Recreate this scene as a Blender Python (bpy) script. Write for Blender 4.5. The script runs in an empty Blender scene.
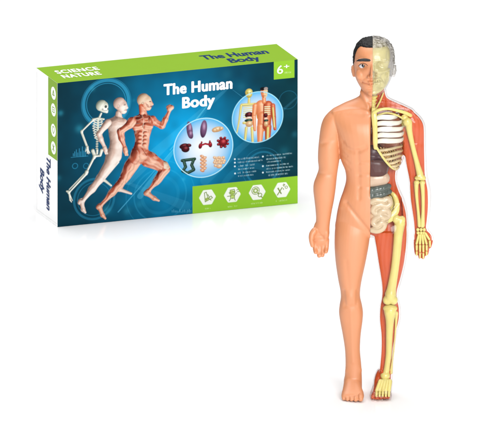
import bpy, bmesh, math, random
import numpy as np
from mathutils import Vector, Matrix, noise as mnoise
from mathutils.bvhtree import BVHTree

random.seed(7); rng = np.random.default_rng(7)
sc = bpy.context.scene
COL = sc.collection
PIT = math.radians(15.58); CP = math.cos(PIT); SP = math.sin(PIT)
MM = 0.001
CX = 240.5; FLOORPY = 394.0

def P(px, py, d=0.0):
    """point (mm) seen at photo pixel px,py that stands d mm in front of the doll's middle plane"""
    return ((px - CX), -d, ((FLOORPY - py) + d * SP) / CP)

# ------------------------------------------------------------------ materials
def new_mat(name):
    m = bpy.data.materials.new(name); m.use_nodes = True
    nt = m.node_tree
    return m, nt, nt.nodes, nt.links, nt.nodes['Principled BSDF']

def plastic(name, col, rough=0.35, sss=0.0, sssr=(1, .4, .2), scale=0.003, kk=.68, var=0.06, nscale=60, bump=0.0, bscale=400, coat=0.0, spec=0.5):
    col = tuple(c * kk for c in col)
    m, nt, N, L, b = new_mat(name)
    tc = N.new('ShaderNodeTexCoord')
    nz = N.new('ShaderNodeTexNoise'); nz.inputs['Scale'].default_value = nscale; nz.inputs['Detail'].default_value = 4
    L.new(tc.outputs['Object'], nz.inputs['Vector'])
    mx = N.new('ShaderNodeMix'); mx.data_type = 'RGBA'
    mx.inputs['A'].default_value = (*[c * (1 - var) for c in col], 1)
    mx.inputs['B'].default_value = (*[min(1, c * (1 + var)) for c in col], 1)
    L.new(nz.outputs['Fac'], mx.inputs['Factor']); L.new(mx.outputs['Result'], b.inputs['Base Color'])
    b.inputs['Roughness'].default_value = rough
    b.inputs['Specular IOR Level'].default_value = spec
    b.inputs['Coat Weight'].default_value = coat
    b.inputs['Coat Roughness'].default_value = 0.15
    if sss:
        b.inputs['Subsurface Weight'].default_value = sss
        b.inputs['Subsurface Radius'].default_value = sssr
        b.inputs['Subsurface Scale'].default_value = scale
    if bump:
        n2 = N.new('ShaderNodeTexNoise'); n2.inputs['Scale'].default_value = bscale; n2.inputs['Detail'].default_value = 3
        L.new(tc.outputs['Object'], n2.inputs['Vector'])
        bp = N.new('ShaderNodeBump'); bp.inputs['Strength'].default_value = bump; bp.inputs['Distance'].default_value = 0.0006
        L.new(n2.outputs['Fac'], bp.inputs['Height']); L.new(bp.outputs['Normal'], b.inputs['Normal'])
    return m

def clear(name, tint=(1, 1, 1), edge=(.80, .78, .77), fres=.6, rough=0.08, milk=0.0, milkcol=(.6, .6, .58), mottle=False, bump=0.0, bscale=250):
    """clear moulded plastic: sees through, reflects at grazing angles, a little denser where the wall is seen edge on"""
    m, nt, N, L, b = new_mat(name)
    out = N['Material Output']; N.remove(b)
    tr = N.new('ShaderNodeBsdfTransparent'); gl = N.new('ShaderNodeBsdfGlossy'); gl.inputs['Roughness'].default_value = rough
    lw = N.new('ShaderNodeLayerWeight'); lw.inputs['Blend'].default_value = 0.22
    mc = N.new('ShaderNodeMix'); mc.data_type = 'RGBA'
    mc.inputs['A'].default_value = (*tint, 1); mc.inputs['B'].default_value = (*edge, 1)
    L.new(lw.outputs['Facing'], mc.inputs['Factor']); L.new(mc.outputs['Result'], tr.inputs['Color'])
    l2 = N.new('ShaderNodeLayerWeight'); l2.inputs['Blend'].default_value = 0.5
    pw = N.new('ShaderNodeMath'); pw.operation = 'POWER'; pw.inputs[1].default_value = 2.8; L.new(l2.outputs['Facing'], pw.inputs[0])
    fr = N.new('ShaderNodeMath'); fr.operation = 'MULTIPLY_ADD'; fr.inputs[1].default_value = fres; fr.inputs[2].default_value = .02; L.new(pw.outputs[0], fr.inputs[0])
    ms = N.new('ShaderNodeMixShader')
    L.new(fr.outputs[0], ms.inputs['Fac']); L.new(tr.outputs[0], ms.inputs[1]); L.new(gl.outputs[0], ms.inputs[2])
    last = ms
    if milk:
        df = N.new('ShaderNodeBsdfDiffuse'); df.inputs['Color'].default_value = (*milkcol, 1)
        if mottle:
            tq = N.new('ShaderNodeTexCoord'); nq = N.new('ShaderNodeTexNoise'); nq.inputs['Scale'].default_value = 330; nq.inputs['Detail'].default_value = 3; L.new(tq.outputs['Object'], nq.inputs['Vector'])
            cr = N.new('ShaderNodeValToRGB'); cr.color_ramp.elements[0].position = .36; cr.color_ramp.elements[0].color = (.04, .035, .03, 1); cr.color_ramp.elements[1].position = .58; cr.color_ramp.elements[1].color = (*milkcol, 1)
            L.new(nq.outputs['Fac'], cr.inputs['Fac']); L.new(cr.outputs['Color'], df.inputs['Color'])
        m2 = N.new('ShaderNodeMixShader'); m2.inputs['Fac'].default_value = milk
        L.new(ms.outputs[0], m2.inputs[1]); L.new(df.outputs[0], m2.inputs[2]); last = m2
    if bump:
        tc = N.new('ShaderNodeTexCoord'); n2 = N.new('ShaderNodeTexNoise'); n2.inputs['Scale'].default_value = bscale
        L.new(tc.outputs['Object'], n2.inputs['Vector'])
        bp = N.new('ShaderNodeBump'); bp.inputs['Strength'].default_value = bump; bp.inputs['Distance'].default_value = 0.001
        L.new(n2.outputs['Fac'], bp.inputs['Height'])
        L.new(bp.outputs['Normal'], gl.inputs['Normal']); L.new(bp.outputs['Normal'], l2.inputs['Normal'])
        if milk: L.new(bp.outputs['Normal'], df.inputs['Normal'])
    L.new(last.outputs[0], out.inputs['Surface'])
    return m

def card(name, col, rough=0.5):
    return plastic(name, col, rough=rough, var=0.015, nscale=40, spec=.15, kk=1 if min(col) > .5 else .62)

M = dict(
    skin=plastic('skin_plastic', (.90, .355, .150), rough=.5, sss=.15, sssr=(1, .35, .15), scale=.004, var=.035, nscale=45, bump=.05, bscale=900, spec=.95),
    hair=plastic('black_hair_paint', (.008, .008, .009), rough=.6, spec=.25, bump=.5, bscale=700),
    brow=plastic('black_brow_paint', (.012, .009, .009), rough=.5),
    eyew=plastic('eye_white_paint', (.72, .70, .72), rough=.3, coat=.4),
    eyeb=plastic('eye_black_paint', (.006, .006, .008), rough=.2, coat=.6),
    lip=plastic('lip_paint', (.72, .26, .15), rough=.4),
    bone=plastic('yellow_bone_plastic', (.95, .81, .26), rough=.32, sss=.15, sssr=(1, .8, .3), scale=.002, var=.08, nscale=140, coat=.2),
    skull=plastic('skull_plastic', (.86, .78, .34), rough=.38, sss=.15, sssr=(1, .8, .3), scale=.002, var=.08, nscale=140),
    rib=plastic('white_rib_plastic', (.98, .95, .82), rough=.3, var=.04, coat=.3),
    lrib=plastic('lower_rib_plastic', (.80, .64, .34), rough=.35, var=.2, nscale=160, coat=.2),
    muscle=plastic('muscle_plastic', (.76, .105, .012), rough=.42, sss=.1, sssr=(1, .3, .1), scale=.002, var=.12, nscale=50, bump=.12, bscale=200, coat=.05),
    lung=plastic('grey_lung_plastic', (.30, .10, .05), rough=.45, var=.1),
    liver=plastic('dark_liver_plastic', (.06, .014, .02), rough=.35, var=.15, spec=.35),
    gall=plastic('brown_liver_plastic', (.115, .04, .035), rough=.35, var=.15, spec=.35),
    stomach=plastic('stomach_plastic', (.74, .52, .36), rough=.35, var=.05, coat=.3),
    colon=plastic('colon_plastic', (.11, .135, .115), rough=.35, var=.15, coat=.3),
    gut=plastic('intestine_plastic', (.80, .62, .40), rough=.35, var=.06, coat=.3),
    green_print=card('green_print', (.33, .59, .035)),
    white_card=card('white_card', (.90, .90, .90)),
    white_ink=card('white_ink', (.92, .92, .92)),
    pale_ink=card('pale_ink', (.80, .88, .60)),
    navy_ink=card('navy_ink', (.01, .045, .20)),
    shell=clear('clear_shell_plastic', edge=(.90, .82, .80), fres=.6, rough=.10, bump=.45, bscale=110),
    chair=clear('smoky_clear_plastic', tint=(.95, .94, .92), edge=(.6, .57, .55), milk=.48, milkcol=(.48, .46, .42), mottle=True, bump=.7, bscale=330),
)

# ------------------------------------------------------------------ mesh helpers (everything in mm)
def mesh_obj(name, verts, faces, mat, parent=None, smooth=True):
    me = bpy.data.meshes.new(name)
    v = np.asarray(verts, dtype=float) * MM
    me.from_pydata([tuple(p) for p in v], [], [tuple(f) for f in faces]); me.update()
    if smooth: me.shade_smooth()
    o = bpy.data.objects.new(name, me); COL.objects.link(o)
    if mat: me.materials.append(mat)
    if parent: o.parent = parent
    return o

class Soup:
    def __init__(s): s.v = []; s.f = []
    def add(s, v, f):
        k = len(s.v); s.v += [tuple(p) for p in v]; s.f += [tuple(i + k for i in q) for q in f]; return s
    def rings(s, rings):
        n = len(rings[0]); v = []; f = []
        for r in rings: v += list(r)
        for i in range(len(rings) - 1):
            for j in range(n):
                a = i * n + j; b = i * n + (j + 1) % n
                f.append((a, b, b + n, a + n))
        c0 = np.mean(rings[0], axis=0); c1 = np.mean(rings[-1], axis=0)
        v.append(tuple(c0)); v.append(tuple(c1)); k = len(v)
        for j in range(n):
            f.append(((j + 1) % n, j, k - 2)); o = (len(rings) - 1) * n
            f.append((o + j, o + (j + 1) % n, k - 1))
        return s.add(v, f)
    def loft(s, secs, n=40, ex=2.2, step=2.0):
        """secs: py, xl, xr, front, back, yc  (horizontal slices, py measured at d=0)"""
        S = np.array([list(q) + [0.0] * (6 - len(q)) for q in secs], float)
        py = np.arange(S[0, 0], S[-1, 0] + 1e-6, step); py = np.append(py, S[-1, 0]) if py[-1] < S[-1, 0] - .3 else py
        rings = []
        for y in py:
            xl, xr, fr, bk, yc = [smooth_interp(y, S[:, 0], S[:, k]) for k in range(1, 6)]
            z = (FLOORPY - y) / CP; cx = (xl + xr) / 2 - CX; hw = (xr - xl) / 2
            r = []
            for j in range(n):
                a = 2 * math.pi * j / n; c, q = math.cos(a), math.sin(a)
                x = cx + hw * math.copysign(abs(c) ** (2 / ex), c)
                dd = math.copysign(abs(q) ** (2 / ex), q); dd = dd * (fr if q > 0 else bk) + yc
                r.append((x, -dd, z))
            rings.append(r)
        return s.rings(rings)
    def tube(s, pts, rad, n=16, flat=1.0, raw=False, sub=5, fdir=None):
        """pts px,py,d ; rounded ends"""
        Pt = np.array(pts if raw else [P(*p) for p in pts], float); R = np.array(rad if hasattr(rad, '__len__') else [rad] * len(Pt), float)
        if len(Pt) > 2:
            t = np.arange(len(Pt)); tt = np.linspace(0, len(Pt) - 1, (len(Pt) - 1) * sub + 1)
            Pt = np.array([[smooth_interp(q, t, Pt[:, k]) for k in range(3)] for q in tt]); R = np.array([smooth_interp(q, t, R) for q in tt])
        else:
            tt = np.linspace(0, 1, 6)[:, None]; Pt = Pt[0] * (1 - tt) + Pt[1] * tt; R = R[0] * (1 - tt[:, 0]) + R[1] * tt[:, 0]
        T = np.gradient(Pt, axis=0); T /= np.linalg.norm(T, axis=1)[:, None] + 1e-9
        up = np.array(fdir if fdir else (0, -1, 0), float); rings = []
        def ring(c, t, r):
            a = np.cross(t, up); l = np.linalg.norm(a)
            a = a / l if l > 1e-3 else np.array((1, 0, 0.)); b = np.cross(a, t)
            return [tuple(c + r * (math.cos(q) * a + flat * math.sin(q) * b)) for q in np.linspace(0, 2 * math.pi, n, endpoint=False)]
        for k in (80, 55, 28):
            a = math.radians(k); rings.append(ring(Pt[0] - T[0] * R[0] * math.sin(a), T[0], R[0] * math.cos(a)))
        for i in range(len(Pt)): rings.append(ring(Pt[i], T[i], R[i]))
        for k in (28, 55, 80):
            a = math.radians(k); rings.append(ring(Pt[-1] + T[-1] * R[-1] * math.sin(a), T[-1], R[-1] * math.cos(a)))
        return s.rings(rings)
    def ell(s, c, r, rot=0.0, n=20):
        """ellipsoid at px,py,d with half sizes x,z,d; rot about the view axis"""
        C = np.array(P(*c)); v = []; f = []
        for i in range(n + 1):
            th = math.pi * i / n
            for j in range(n):
                ph = 2 * math.pi * j / n
                x = r[0] * math.sin(th) * math.cos(ph); y = r[2] * math.sin(th) * math.sin(ph); z = r[1] * math.cos(th)
                v.append((C[0] + x * math.cos(rot) + z * math.sin(rot), C[1] + y, C[2] - x * math.sin(rot) + z * math.cos(rot)))
        for i in range(n):
            for j in range(n):
                f.append((i * n + j, (i + 1) * n + j, (i + 1) * n + (j + 1) % n, i * n + (j + 1) % n))
        return s.add(v, f)
    def obj(s, name, mat, parent=None): return mesh_obj(name, s.v, s.f, mat, parent)
    def fused(s, voxel=0.6, smooth=2, factor=.5):
        """one continuous surface from all the lumps -> (verts mm, faces)"""
        me = bpy.data.meshes.new('tmp'); me.from_pydata([tuple(np.array(p) * MM) for p in s.v], [], s.f); me.update()
        bm = bmesh.new(); bm.from_mesh(me); bmesh.ops.remove_doubles(bm, verts=bm.verts, dist=1e-7); bmesh.ops.recalc_face_normals(bm, faces=bm.faces); bm.to_mesh(me); bm.free()
        o = bpy.data.objects.new('tmp', me); COL.objects.link(o)
        r = o.modifiers.new('r', 'REMESH'); r.mode = 'VOXEL'; r.voxel_size = voxel * MM
        if smooth:
            q = o.modifiers.new('s', 'SMOOTH'); q.iterations = smooth; q.factor = factor
        dg = bpy.context.evaluated_depsgraph_get(); dg.update()
        m2 = bpy.data.meshes.new_from_object(o.evaluated_get(dg))
        bpy.data.objects.remove(o); bpy.data.meshes.remove(me)
        return m2

def smooth_interp(x, xs, ys):
    """monotone-ish cubic (Catmull) interpolation"""
    xs = np.asarray(xs, float); ys = np.asarray(ys, float)
    if x <= xs[0]: return float(ys[0])
    if x >= xs[-1]: return float(ys[-1])
    i = int(np.searchsorted(xs, x, side='right') - 1); h = xs[i + 1] - xs[i]; t = (x - xs[i]) / h
    def m(k):
        if k == 0: return (ys[1] - ys[0]) / (xs[1] - xs[0])
        if k == len(xs) - 1: return (ys[-1] - ys[-2]) / (xs[-1] - xs[-2])
        return (ys[k + 1] - ys[k - 1]) / (xs[k + 1] - xs[k - 1])
    return float((2*t**3 - 3*t**2 + 1) * ys[i] + (t**3 - 2*t**2 + t) * h * m(i) + (-2*t**3 + 3*t**2) * ys[i + 1] + (t**3 - t**2) * h * m(i + 1))

def arr(me):
    v = np.empty(len(me.vertices) * 3); me.vertices.foreach_get('co', v); v = v.reshape(-1, 3) / MM
    n = np.empty(len(me.vertices) * 3); me.vertices.foreach_get('normal', n); n = n.reshape(-1, 3)
    return v, n
def setv(me, v): me.vertices.foreach_set('co', (np.asarray(v) * MM).ravel()); me.update()
def spx(v): return v[:, 0] + CX
def spy(v): return FLOORPY - (v[:, 2] * CP + v[:, 1] * SP)

def sculpt(me, feats, mirror=None):
    """feats: ('g',px,py,sx,sy,amp) soft bump/dent, ('l',x0,y0,x1,y1,sig,amp) ridge/groove; only on the front"""
    v, n = arr(me); X = spx(v); Y = spy(v); w = np.clip((-n[:, 1] - 0.05) / 0.35, 0, 1); disp = np.zeros(len(v))
    for f in feats:
        for flip in ((False, True) if mirror else (False,)):
            XX = (2 * mirror - X) if flip else X
            if f[0] == 'g':
                _, a, b, sx, sy, am = f; disp += am * np.exp(-((XX - a) / sx) ** 2 - ((Y - b) / sy) ** 2)
            elif f[0] == 'p':
                _, pl_, sg, am = f; dm = np.full(len(v), 1e9)
                for (x0, y0), (x1, y1) in zip(pl_[:-1], pl_[1:]):
                    dx, dy = x1 - x0, y1 - y0; t = np.clip(((XX - x0) * dx + (Y - y0) * dy) / (dx * dx + dy * dy), 0, 1)
                    dm = np.minimum(dm, (XX - x0 - t * dx) ** 2 + (Y - y0 - t * dy) ** 2)
                disp += am * np.exp(-dm / sg ** 2)
            else:
                _, x0, y0, x1, y1, sg, am = f; dx, dy = x1 - x0, y1 - y0
                t = np.clip(((XX - x0) * dx + (Y - y0) * dy) / (dx * dx + dy * dy), 0, 1)
                dd = (XX - x0 - t * dx) ** 2 + (Y - y0 - t * dy) ** 2
                disp += am * np.exp(-dd / sg ** 2)
    v += n * (disp * w)[:, None]; setv(me, v)

def link(me, name, mat, parent=None):
    me.name = name; me.materials.clear(); me.materials.append(mat); me.shade_smooth()
    o = bpy.data.objects.new(name, me); COL.objects.link(o)
    if parent: o.parent = parent
    return o

# ================================================================== THE DOLL
doll = bpy.data.objects.new('anatomy_doll', None); COL.objects.link(doll)
doll.location = ((371.5 - CX) * MM, 0, 0); doll.empty_display_size = .05
doll['label'] = 'standing plastic anatomy doll, half orange skin, half clear with yellow bones and organs'
doll['category'] = 'doll'
PARTS = []
def part(o, label=None):
    o.parent = doll; o.matrix_parent_inverse = Matrix.Translation(-doll.location)
    if label: o['label'] = label
    return o

# ---- the whole body as one surface
B = Soup()
torso = [(95,361,386,7,9),(99,355,391,8,11),(103,345,400.5,10,13),(106.5,338,408,12,15),(110,331.5,414.5,15,16),(115,329,416,18,17),(120,331,412,21,18),
 (130,336,406.5,24,19),(140,338,405.5,24,18),(150,339.5,404.6,22,17),(160,341,403.3,19,16),(170,345,398.3,17,15),(180,346,397.3,16,14),
 (190,343.5,400.5,16.5,15),(200,340,405,17.5,17),(210,337.5,407.5,18,20),(220,335.9,408.5,17,21),(227,335,408.5,15,20),(233,337,406,11,16),(236,342,401,7,11)]
B.loft(torso, ex=2.35)
legL = [(212,338,371,12,17),(222,336,371.4,15,20),(230,334.9,371,17,19.5),(236,334.6,370,17.5,19),(245,334.5,368.8,17.5,18),(255,335,367,17,17),(265,336,365,16,16),(280,338.3,361.7,13.5,13.5),
 (290,340.3,360.2,12.5,12),(297,340.8,360.2,12.5,11),(305,339.6,362,11.5,11.5),(312,339,363,10.5,13.5),(320,340,362.6,9.5,15),(335,342.8,360.7,8.5,13.5),(350,345,360,7.5,11),
 (365,345.5,361.3,7.5,9.5),(375,344.8,361.8,8,9.5),(384,344,362,9,10),(391,344,362,9,10)]
legR = [(212,372,405,12,17),(222,371.6,408,15,20),(230,372.2,408.5,17,19.5),(236,373.4,408.5,17.5,19),(245,375,408,17.5,18),(255,376.5,407,17,17),(265,378,405.5,16,16),(280,380.4,401.8,13.5,13.5),
 (290,381.3,399,12.5,12),(297,381,398.6,12.5,11),(305,379.6,400.3,11.5,11.5),(312,379,401,10.5,13.5),(320,379,400.5,9.5,15),(335,380.5,397,8.5,13.5),(350,380.5,394.5,7.5,11),
 (365,379.3,393.2,7.5,9.5),(375,378,393,8,9.5),(384,376.5,392.5,9,10),(391,376,392,9,10)]
B.loft(legL); B.loft(legR)
armL = [(109,333,340,4,5),(112,329.5,342,8,9),(115,326.5,343,10,11),(119,323.5,343,11,12),(124,321.5,342.5,11.5,12),(130,320.2,341.5,11.5,12),(140,319,340.3,11,11.5),(150,318.1,339.6,10.5,11),
 (160,317.9,339.3,10,10.5),(169,318.6,338,9.5,10),(176,316.4,337,9.5,10),(183,313.8,336.3,9.5,9.5),(190,313.3,335.5,9.5,9.5),(200,314.4,334,9,9),(210,315.5,332,7.5,8),(220,316,330.3,6.2,6.5),(228,314.5,329.5,5.6,5.6),(234,313,329.6,5,5.6)]
armR = [(109,404,411,4,5),(112,403,415.5,8,9),(115,402,419,10,11),(119,402,422.5,11,12),(124,402,425,11.5,12),(130,402.6,425.8,11.5,12),(140,403.7,426,11,11.5),(150,404.3,426.1,10.5,11),
 (160,404.8,426.5,10,10.5),(169,406.3,427,9.5,10),(176,407.7,427.8,9.5,10),(183,408.7,429.4,9.5,9.5),(190,409.2,430.8,9.5,9.5),(200,409.9,431,9,9),(210,411.3,430.3,7.5,8),(220,412.8,429,6.2,6.5),(229,413.6,428,5.6,5.6),(236,414,430,5,5.6)]
B.loft(armL); B.loft(armR)
def hand(cx, s, y0, by):
    """cx palm centre, s=-1 thumb to the left, y0 wrist, by finger scale"""
    B.loft([(y0 - 3, cx - 5.5, cx + 5.5, 4.4, 4.4), (y0 + 4, cx - 7.8, cx + 7.8, 4.6, 5.2), (y0 + 10, cx - 8.8, cx + 8.4, 4.2, 5.2), (y0 + 16, cx - 8.2, cx + 8, 3.6, 4.8), (y0 + 19, cx - 7.4, cx + 7.4, 2.6, 3.6)], step=1)
    B.ell((cx + s * 5.8, y0 + 9, 2.2), (4.2, 6, 3.0), rot=-s * .2); B.ell((cx - s * 5.2, y0 + 8, 1.6), (3.6, 7.5, 3.6))
    B.tube([(cx + s * 5.8, y0 + 5, 3), (cx + s * 8.4, y0 + 8.5, 4.5), (cx + s * 9.0, y0 + 14, 6), (cx + s * 8.0, y0 + 19.5, 7)], [3.7, 3.2, 2.7, 2.2])
    for k, L_ in enumerate((11.2, 14.2, 13.6, 10.6)):
        x = cx + s * (5.9 - 4.05 * k); fan = s * (-.9 + .55 * k)
        yb = y0 + 16.5 - (.8 if k in (0, 3) else 0)
        B.tube([(x, yb - 2, 0), (x + fan * .4, yb + L_ * .4, .8), (x + fan * .7, yb + L_ * .72, 2.4), (x + fan, yb + L_ * .95, 4.8)], [2.6, 2.5, 2.35, 1.95])
hand(320.5, -1, 226, 1); hand(422, 1, 229, 1)
def foot(cx, s, w):
    """s=+1: big toe on the picture's right"""
    rings = []
    for d, hw, h, off in ((-17, 3, 8, 0), (-15.5, 6.5, 14, 0), (-12, 8, 20, 0), (-6, 8.4, 26, 0), (0, 8.3, 26, 0), (5, 8.8, 21, 0), (10, 9.8, 16, -.3), (16, 10.9, 12.4, -.5), (21, 11.3, 9.8, -.5), (24.5, 11, 7.6, -.5), (26.5, 10, 5, -.5)):
        hw *= w; r = []
        for j in range(28):
            a = 2 * math.pi * j / 28; c, q = math.cos(a), math.sin(a)
            zz = h * (.5 + .5 * math.copysign(abs(q) ** .8, q))
            wd = hw * math.copysign(abs(c) ** .75, c) * (1 - .28 * max(0, zz / h - .45) / .55)
            r.append((cx - CX + wd + s * off * -1, -d, zz))
        rings.append(r)
    B.rings(rings)
    for k, (dx, r, e) in enumerate(((8.0, 3.1, 31.0), (3.2, 2.45, 31.2), (-.9, 2.25, 30), (-4.9, 2.1, 28.4), (-8.6, 2.0, 26.0))):
        x = cx - CX + s * dx * w
        B.tube([(x, -20, r + 2.2), (x + s * .2, -(e - 3.4), r + 1.2), (x + s * .2, -e + .6, r + .2)], [r * .95, r * .95, r * .88], raw=True)
foot(352.2, 1, 1.03); foot(381.3, -1, 1.0)
# neck and head
B.loft([(80, 362, 385, 8, 13), (88, 361, 386, 8, 12, 0), (94, 360, 387, 8.5, 11), (99, 358, 389, 9, 11)], step=1)
HC = 373.4
head = [(38.9,370,377,3,4),(39.6,365.5,381.5,8,10),(41.5,361,386.3,13,15),(45,357.3,390,18,20),(50,354.8,392.6,21.5,23),(57,353.8,393.8,23,25),(65,353.9,393.5,23,24),(71,354.6,392.8,22.5,21.5),
        (76,355.3,391.8,22.5,17),(80,356.9,390.2,22.3,13),(84,359.1,388,21.8,9),(87.5,361.6,385.6,20.8,5),(90.2,365.2,381.8,19,2),(91.8,368.2,379,15,-3)]
B.loft(head, step=1, ex=2.25)
cxn = 372.6
B.tube([(cxn, 62, 20.5), (cxn, 69, 24), (cxn, 75.5, 28.5)], [1.8, 2.1, 2.5]); B.ell((cxn, 76.6, 27.3), (3.0, 2.3, 3.2))
for s in (-1, 1):
    B.ell((cxn + s * 3.4, 77.2, 23.6), (2.2, 1.9, 2.6))
    B.ell((cxn + s * 9.5, 60.5, 18.8), (7, 2.0, 3.2)); B.ell((cxn + s * 11, 74, 15.2), (6, 6, 4.5))
    xe = 353.4 if s < 0 else 394.2
    B.ell((xe, 71, -1.5), (2.1, 6.2, 4.4), rot=s * .12); B.ell((xe - s * .3, 73, -.5), (1.8, 4, 3.3))
B.ell((cxn + .2, 81.9, 22.7), (5.2, 1.3, 2.4)); B.ell((cxn + .2, 84.6, 22.2), (4.6, 1.6, 2.6)); B.ell((cxn + .4, 92.5, 17.5), (6, 4, 5))
body = B.fused(.62, 5, .5)
mid = 371.5
sculpt(body, [
 ('g', 352, 130, 15, 10, 1.3), ('p', [(342.5, 143), (345, 147), (349, 150), (354, 151.6), (360, 151), (366, 148)], 2.6, -1.3), ('l', 371.5, 118, 371.5, 196, 1.8, -.8),
 ('l', 358, 152, 359, 198, 2.4, -.7), ('l', 359, 163, 370, 163, 1.8, -.8), ('l', 359, 175, 370, 175, 1.8, -.85), ('l', 360, 187, 370, 187, 1.8, -.7),
 ('l', 340, 150, 347, 156, 1.5, -.4), ('l', 341, 156, 349, 163, 1.5, -.4), ('l', 343, 163, 350, 170, 1.5, -.35),
 ('l', 346, 203, 368, 231, 2.2, -1.5), ('g', 371.5, 194, 1.3, 1.7, -1.2), ('l', 343, 196, 341, 206, 3, .8),
 ('p', [(367, 111.5), (360, 109.8), (350, 109.6), (340, 111), (334, 112.8)], 1.9, 1.1), ('l', 362, 115, 347, 115, 2.4, -.4),
 ('l', 361.5, 92, 369, 108, 2, 1.3), ('g', 371.5, 109, 2.2, 2.4, -1.6),
 ('l', 333, 140, 322, 144, 2.2, -.7), ('l', 328, 150, 329, 168, 4, .6), ('l', 319, 174, 334, 175, 2.2, -.7),
 ('g', 350.5, 297, 5, 5, .9), ('l', 343.5, 291, 345, 304, 1.8, -.7), ('l', 357.5, 291, 357, 304, 1.8, -.7), ('l', 345, 306.5, 356, 306.5, 1.8, -.6), ('l', 351, 312, 353, 362, 2.2, .6),
 ('l', 346, 262, 349, 288, 2.5, -.5), ('l', 343, 371, 349, 377, 1.6, -.3), ('g', 345, 371, 2, 3, .7), ('g', 361, 370, 2, 3, .9),
 ('g', 319.5, 234.5, 4, 3, -.7), ('l', 314, 240, 327, 239, 1.1, -.5), ('l', 317, 231, 323, 238, 1.1, -.4),
 ('g', 363.0, 66.4, 4.6, 3.0, -2.3), ('l', 358, 61.2, 369, 61.2, 1.6, .5), ('p', [(361.9, 82.3), (364.6, 83.4), (368.2, 84.1), (372.6, 84.3)], .85, -.9), ('g', 359.6, 77.5, 4, 4, .7), ('g', 361.4, 82.6, 1.4, 1.6, -.4), ('l', 365, 78, 360.5, 81.5, 1.3, -.35), ('g', 372.6, 80, 1.2, 1.5, -.6), ('g', 372.6, 88.6, 4, 1.2, -.9),
 ('g', 369.0, 79.6, 1.0, .8, -.7),
], mirror=mid)
bv, bn = arr(body)
def cutx(zpy):  # where the two halves meet (photo px) for a height
    return np.interp(zpy, [80, 108, 120], [372.6, 371.4, 370.2])
def half(me_src, keep_left, cap, off=0.0):
    me = me_src.copy(); v, n = arr(me); sh = cutx(FLOORPY - v[:, 2] * CP) - CX
    v[:, 0] -= sh; setv(me, v)
    bm = bmesh.new(); bm.from_mesh(me)
    bmesh.ops.bisect_plane(bm, geom=bm.verts[:] + bm.edges[:] + bm.faces[:], dist=1e-6, plane_co=(off * MM, 0, 0), plane_no=(1, 0, 0), clear_outer=keep_left, clear_inner=not keep_left)
    if cap:
        be = [e for e in bm.edges if e.is_boundary]
        bmesh.ops.holes_fill(bm, edges=be, sides=0)
        bmesh.ops.recalc_face_normals(bm, faces=bm.faces)
    bm.to_mesh(me); bm.free()
    v, n = arr(me); v[:, 0] += cutx(FLOORPY - v[:, 2] * CP) - CX; setv(me, v)
    return me
skin = half(body, True, True)
part(link(skin, 'skin_body', M['skin']), 'opaque orange skin half of the doll with face, chest, arm and leg')
tree = None
def surf(px, py):
    """depth of the body's front surface at a photo pixel"""
    global tree
    if tree is None:
        bm = bmesh.new(); bm.from_mesh(body); tree = BVHTree.FromBMesh(bm); bm.free()
    o = Vector(P(px, py, 60)) * MM
    h = tree.ray_cast(o, Vector((0, CP, -SP)).normalized()) if False else tree.ray_cast(Vector((o.x, o.y, o.z)), Vector((0, CP, -SP)))
    return -h[0].y / MM if h[0] else 0.0

shell = half(body, False, False)
v, n = arr(shell); v += n * .05; setv(shell, v)
sh_o = part(link(shell, 'clear_shell', M['shell']), 'clear plastic shell half of the body, bones showing through')

shell.materials.append(clear('milky_head_plastic', tint=(.97, .96, .95), edge=(.88, .85, .83), fres=.6, milk=.13, milkcol=(.50, .48, .45), bump=.4, bscale=120))
for p in shell.polygons:
    zz = FLOORPY - p.center.z / MM * CP
    if zz < 91: p.material_index = 1
# muscle backing: the rear half of the clear side, flat towards the front
mus = half(body, False, False, .05)
v, n = arr(mus); X = spx(v); zp = FLOORPY - v[:, 2] * CP
ins = np.full(len(v), 2.0)
ins += 1.3 * np.exp(-((zp - 190) / 22) ** 2) * (X > 415) + 1.0 * np.exp(-((zp - 195) / 14) ** 2) * (X > 385) * (X < 409)
ins = np.where((zp > 240) & (X > 411), .9, ins)
ins = ins * np.where(n[:, 0] < 0, .55, 1.0)
v -= n * ins[:, None]
cl = np.full(len(v), 1.0)
cl = np.where((X < 404.5) & (zp > 108) & (zp < 232), -7.0 + 6 * np.clip((zp - 222) / 14, 0, 1), cl)
cl = np.where((zp < 100) & (zp > 84), -2, cl)
cl = cl + np.clip((zp - 369) / 16, 0, 1) * 40
ft_ = (zp > 374) & (-v[:, 1] > 2); v[:, 2] = np.where(ft_, v[:, 2] * (1 - .38 * np.clip((-v[:, 1] - 2) / 6, 0, 1)), v[:, 2])
rip = .10 * np.sin(X * 1.3 + zp * .06 + np.sin(zp * .13)) + .08 * np.sin(X * .6 - zp * .11)
dcur = -v[:, 1]; over = dcur > cl
v[:, 1] = np.where(over, -(cl + .12 * (dcur - cl).clip(0, 12) + rip), v[:, 1])
v[:, 1] = np.where(zp > 368, np.maximum(v[:, 1], -22.5), v[:, 1])
setv(mus, v)
bm = bmesh.new(); bm.from_mesh(mus)   # no muscle inside the head: the skull stands there
lim = (FLOORPY - 86) / CP * MM
bmesh.ops.delete(bm, geom=[f for f in bm.faces if f.calc_center_median().z > lim ], context='FACES'); bm.to_mesh(mus); bm.free()
part(link(mus, 'muscle_backing', M['muscle']))

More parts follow.
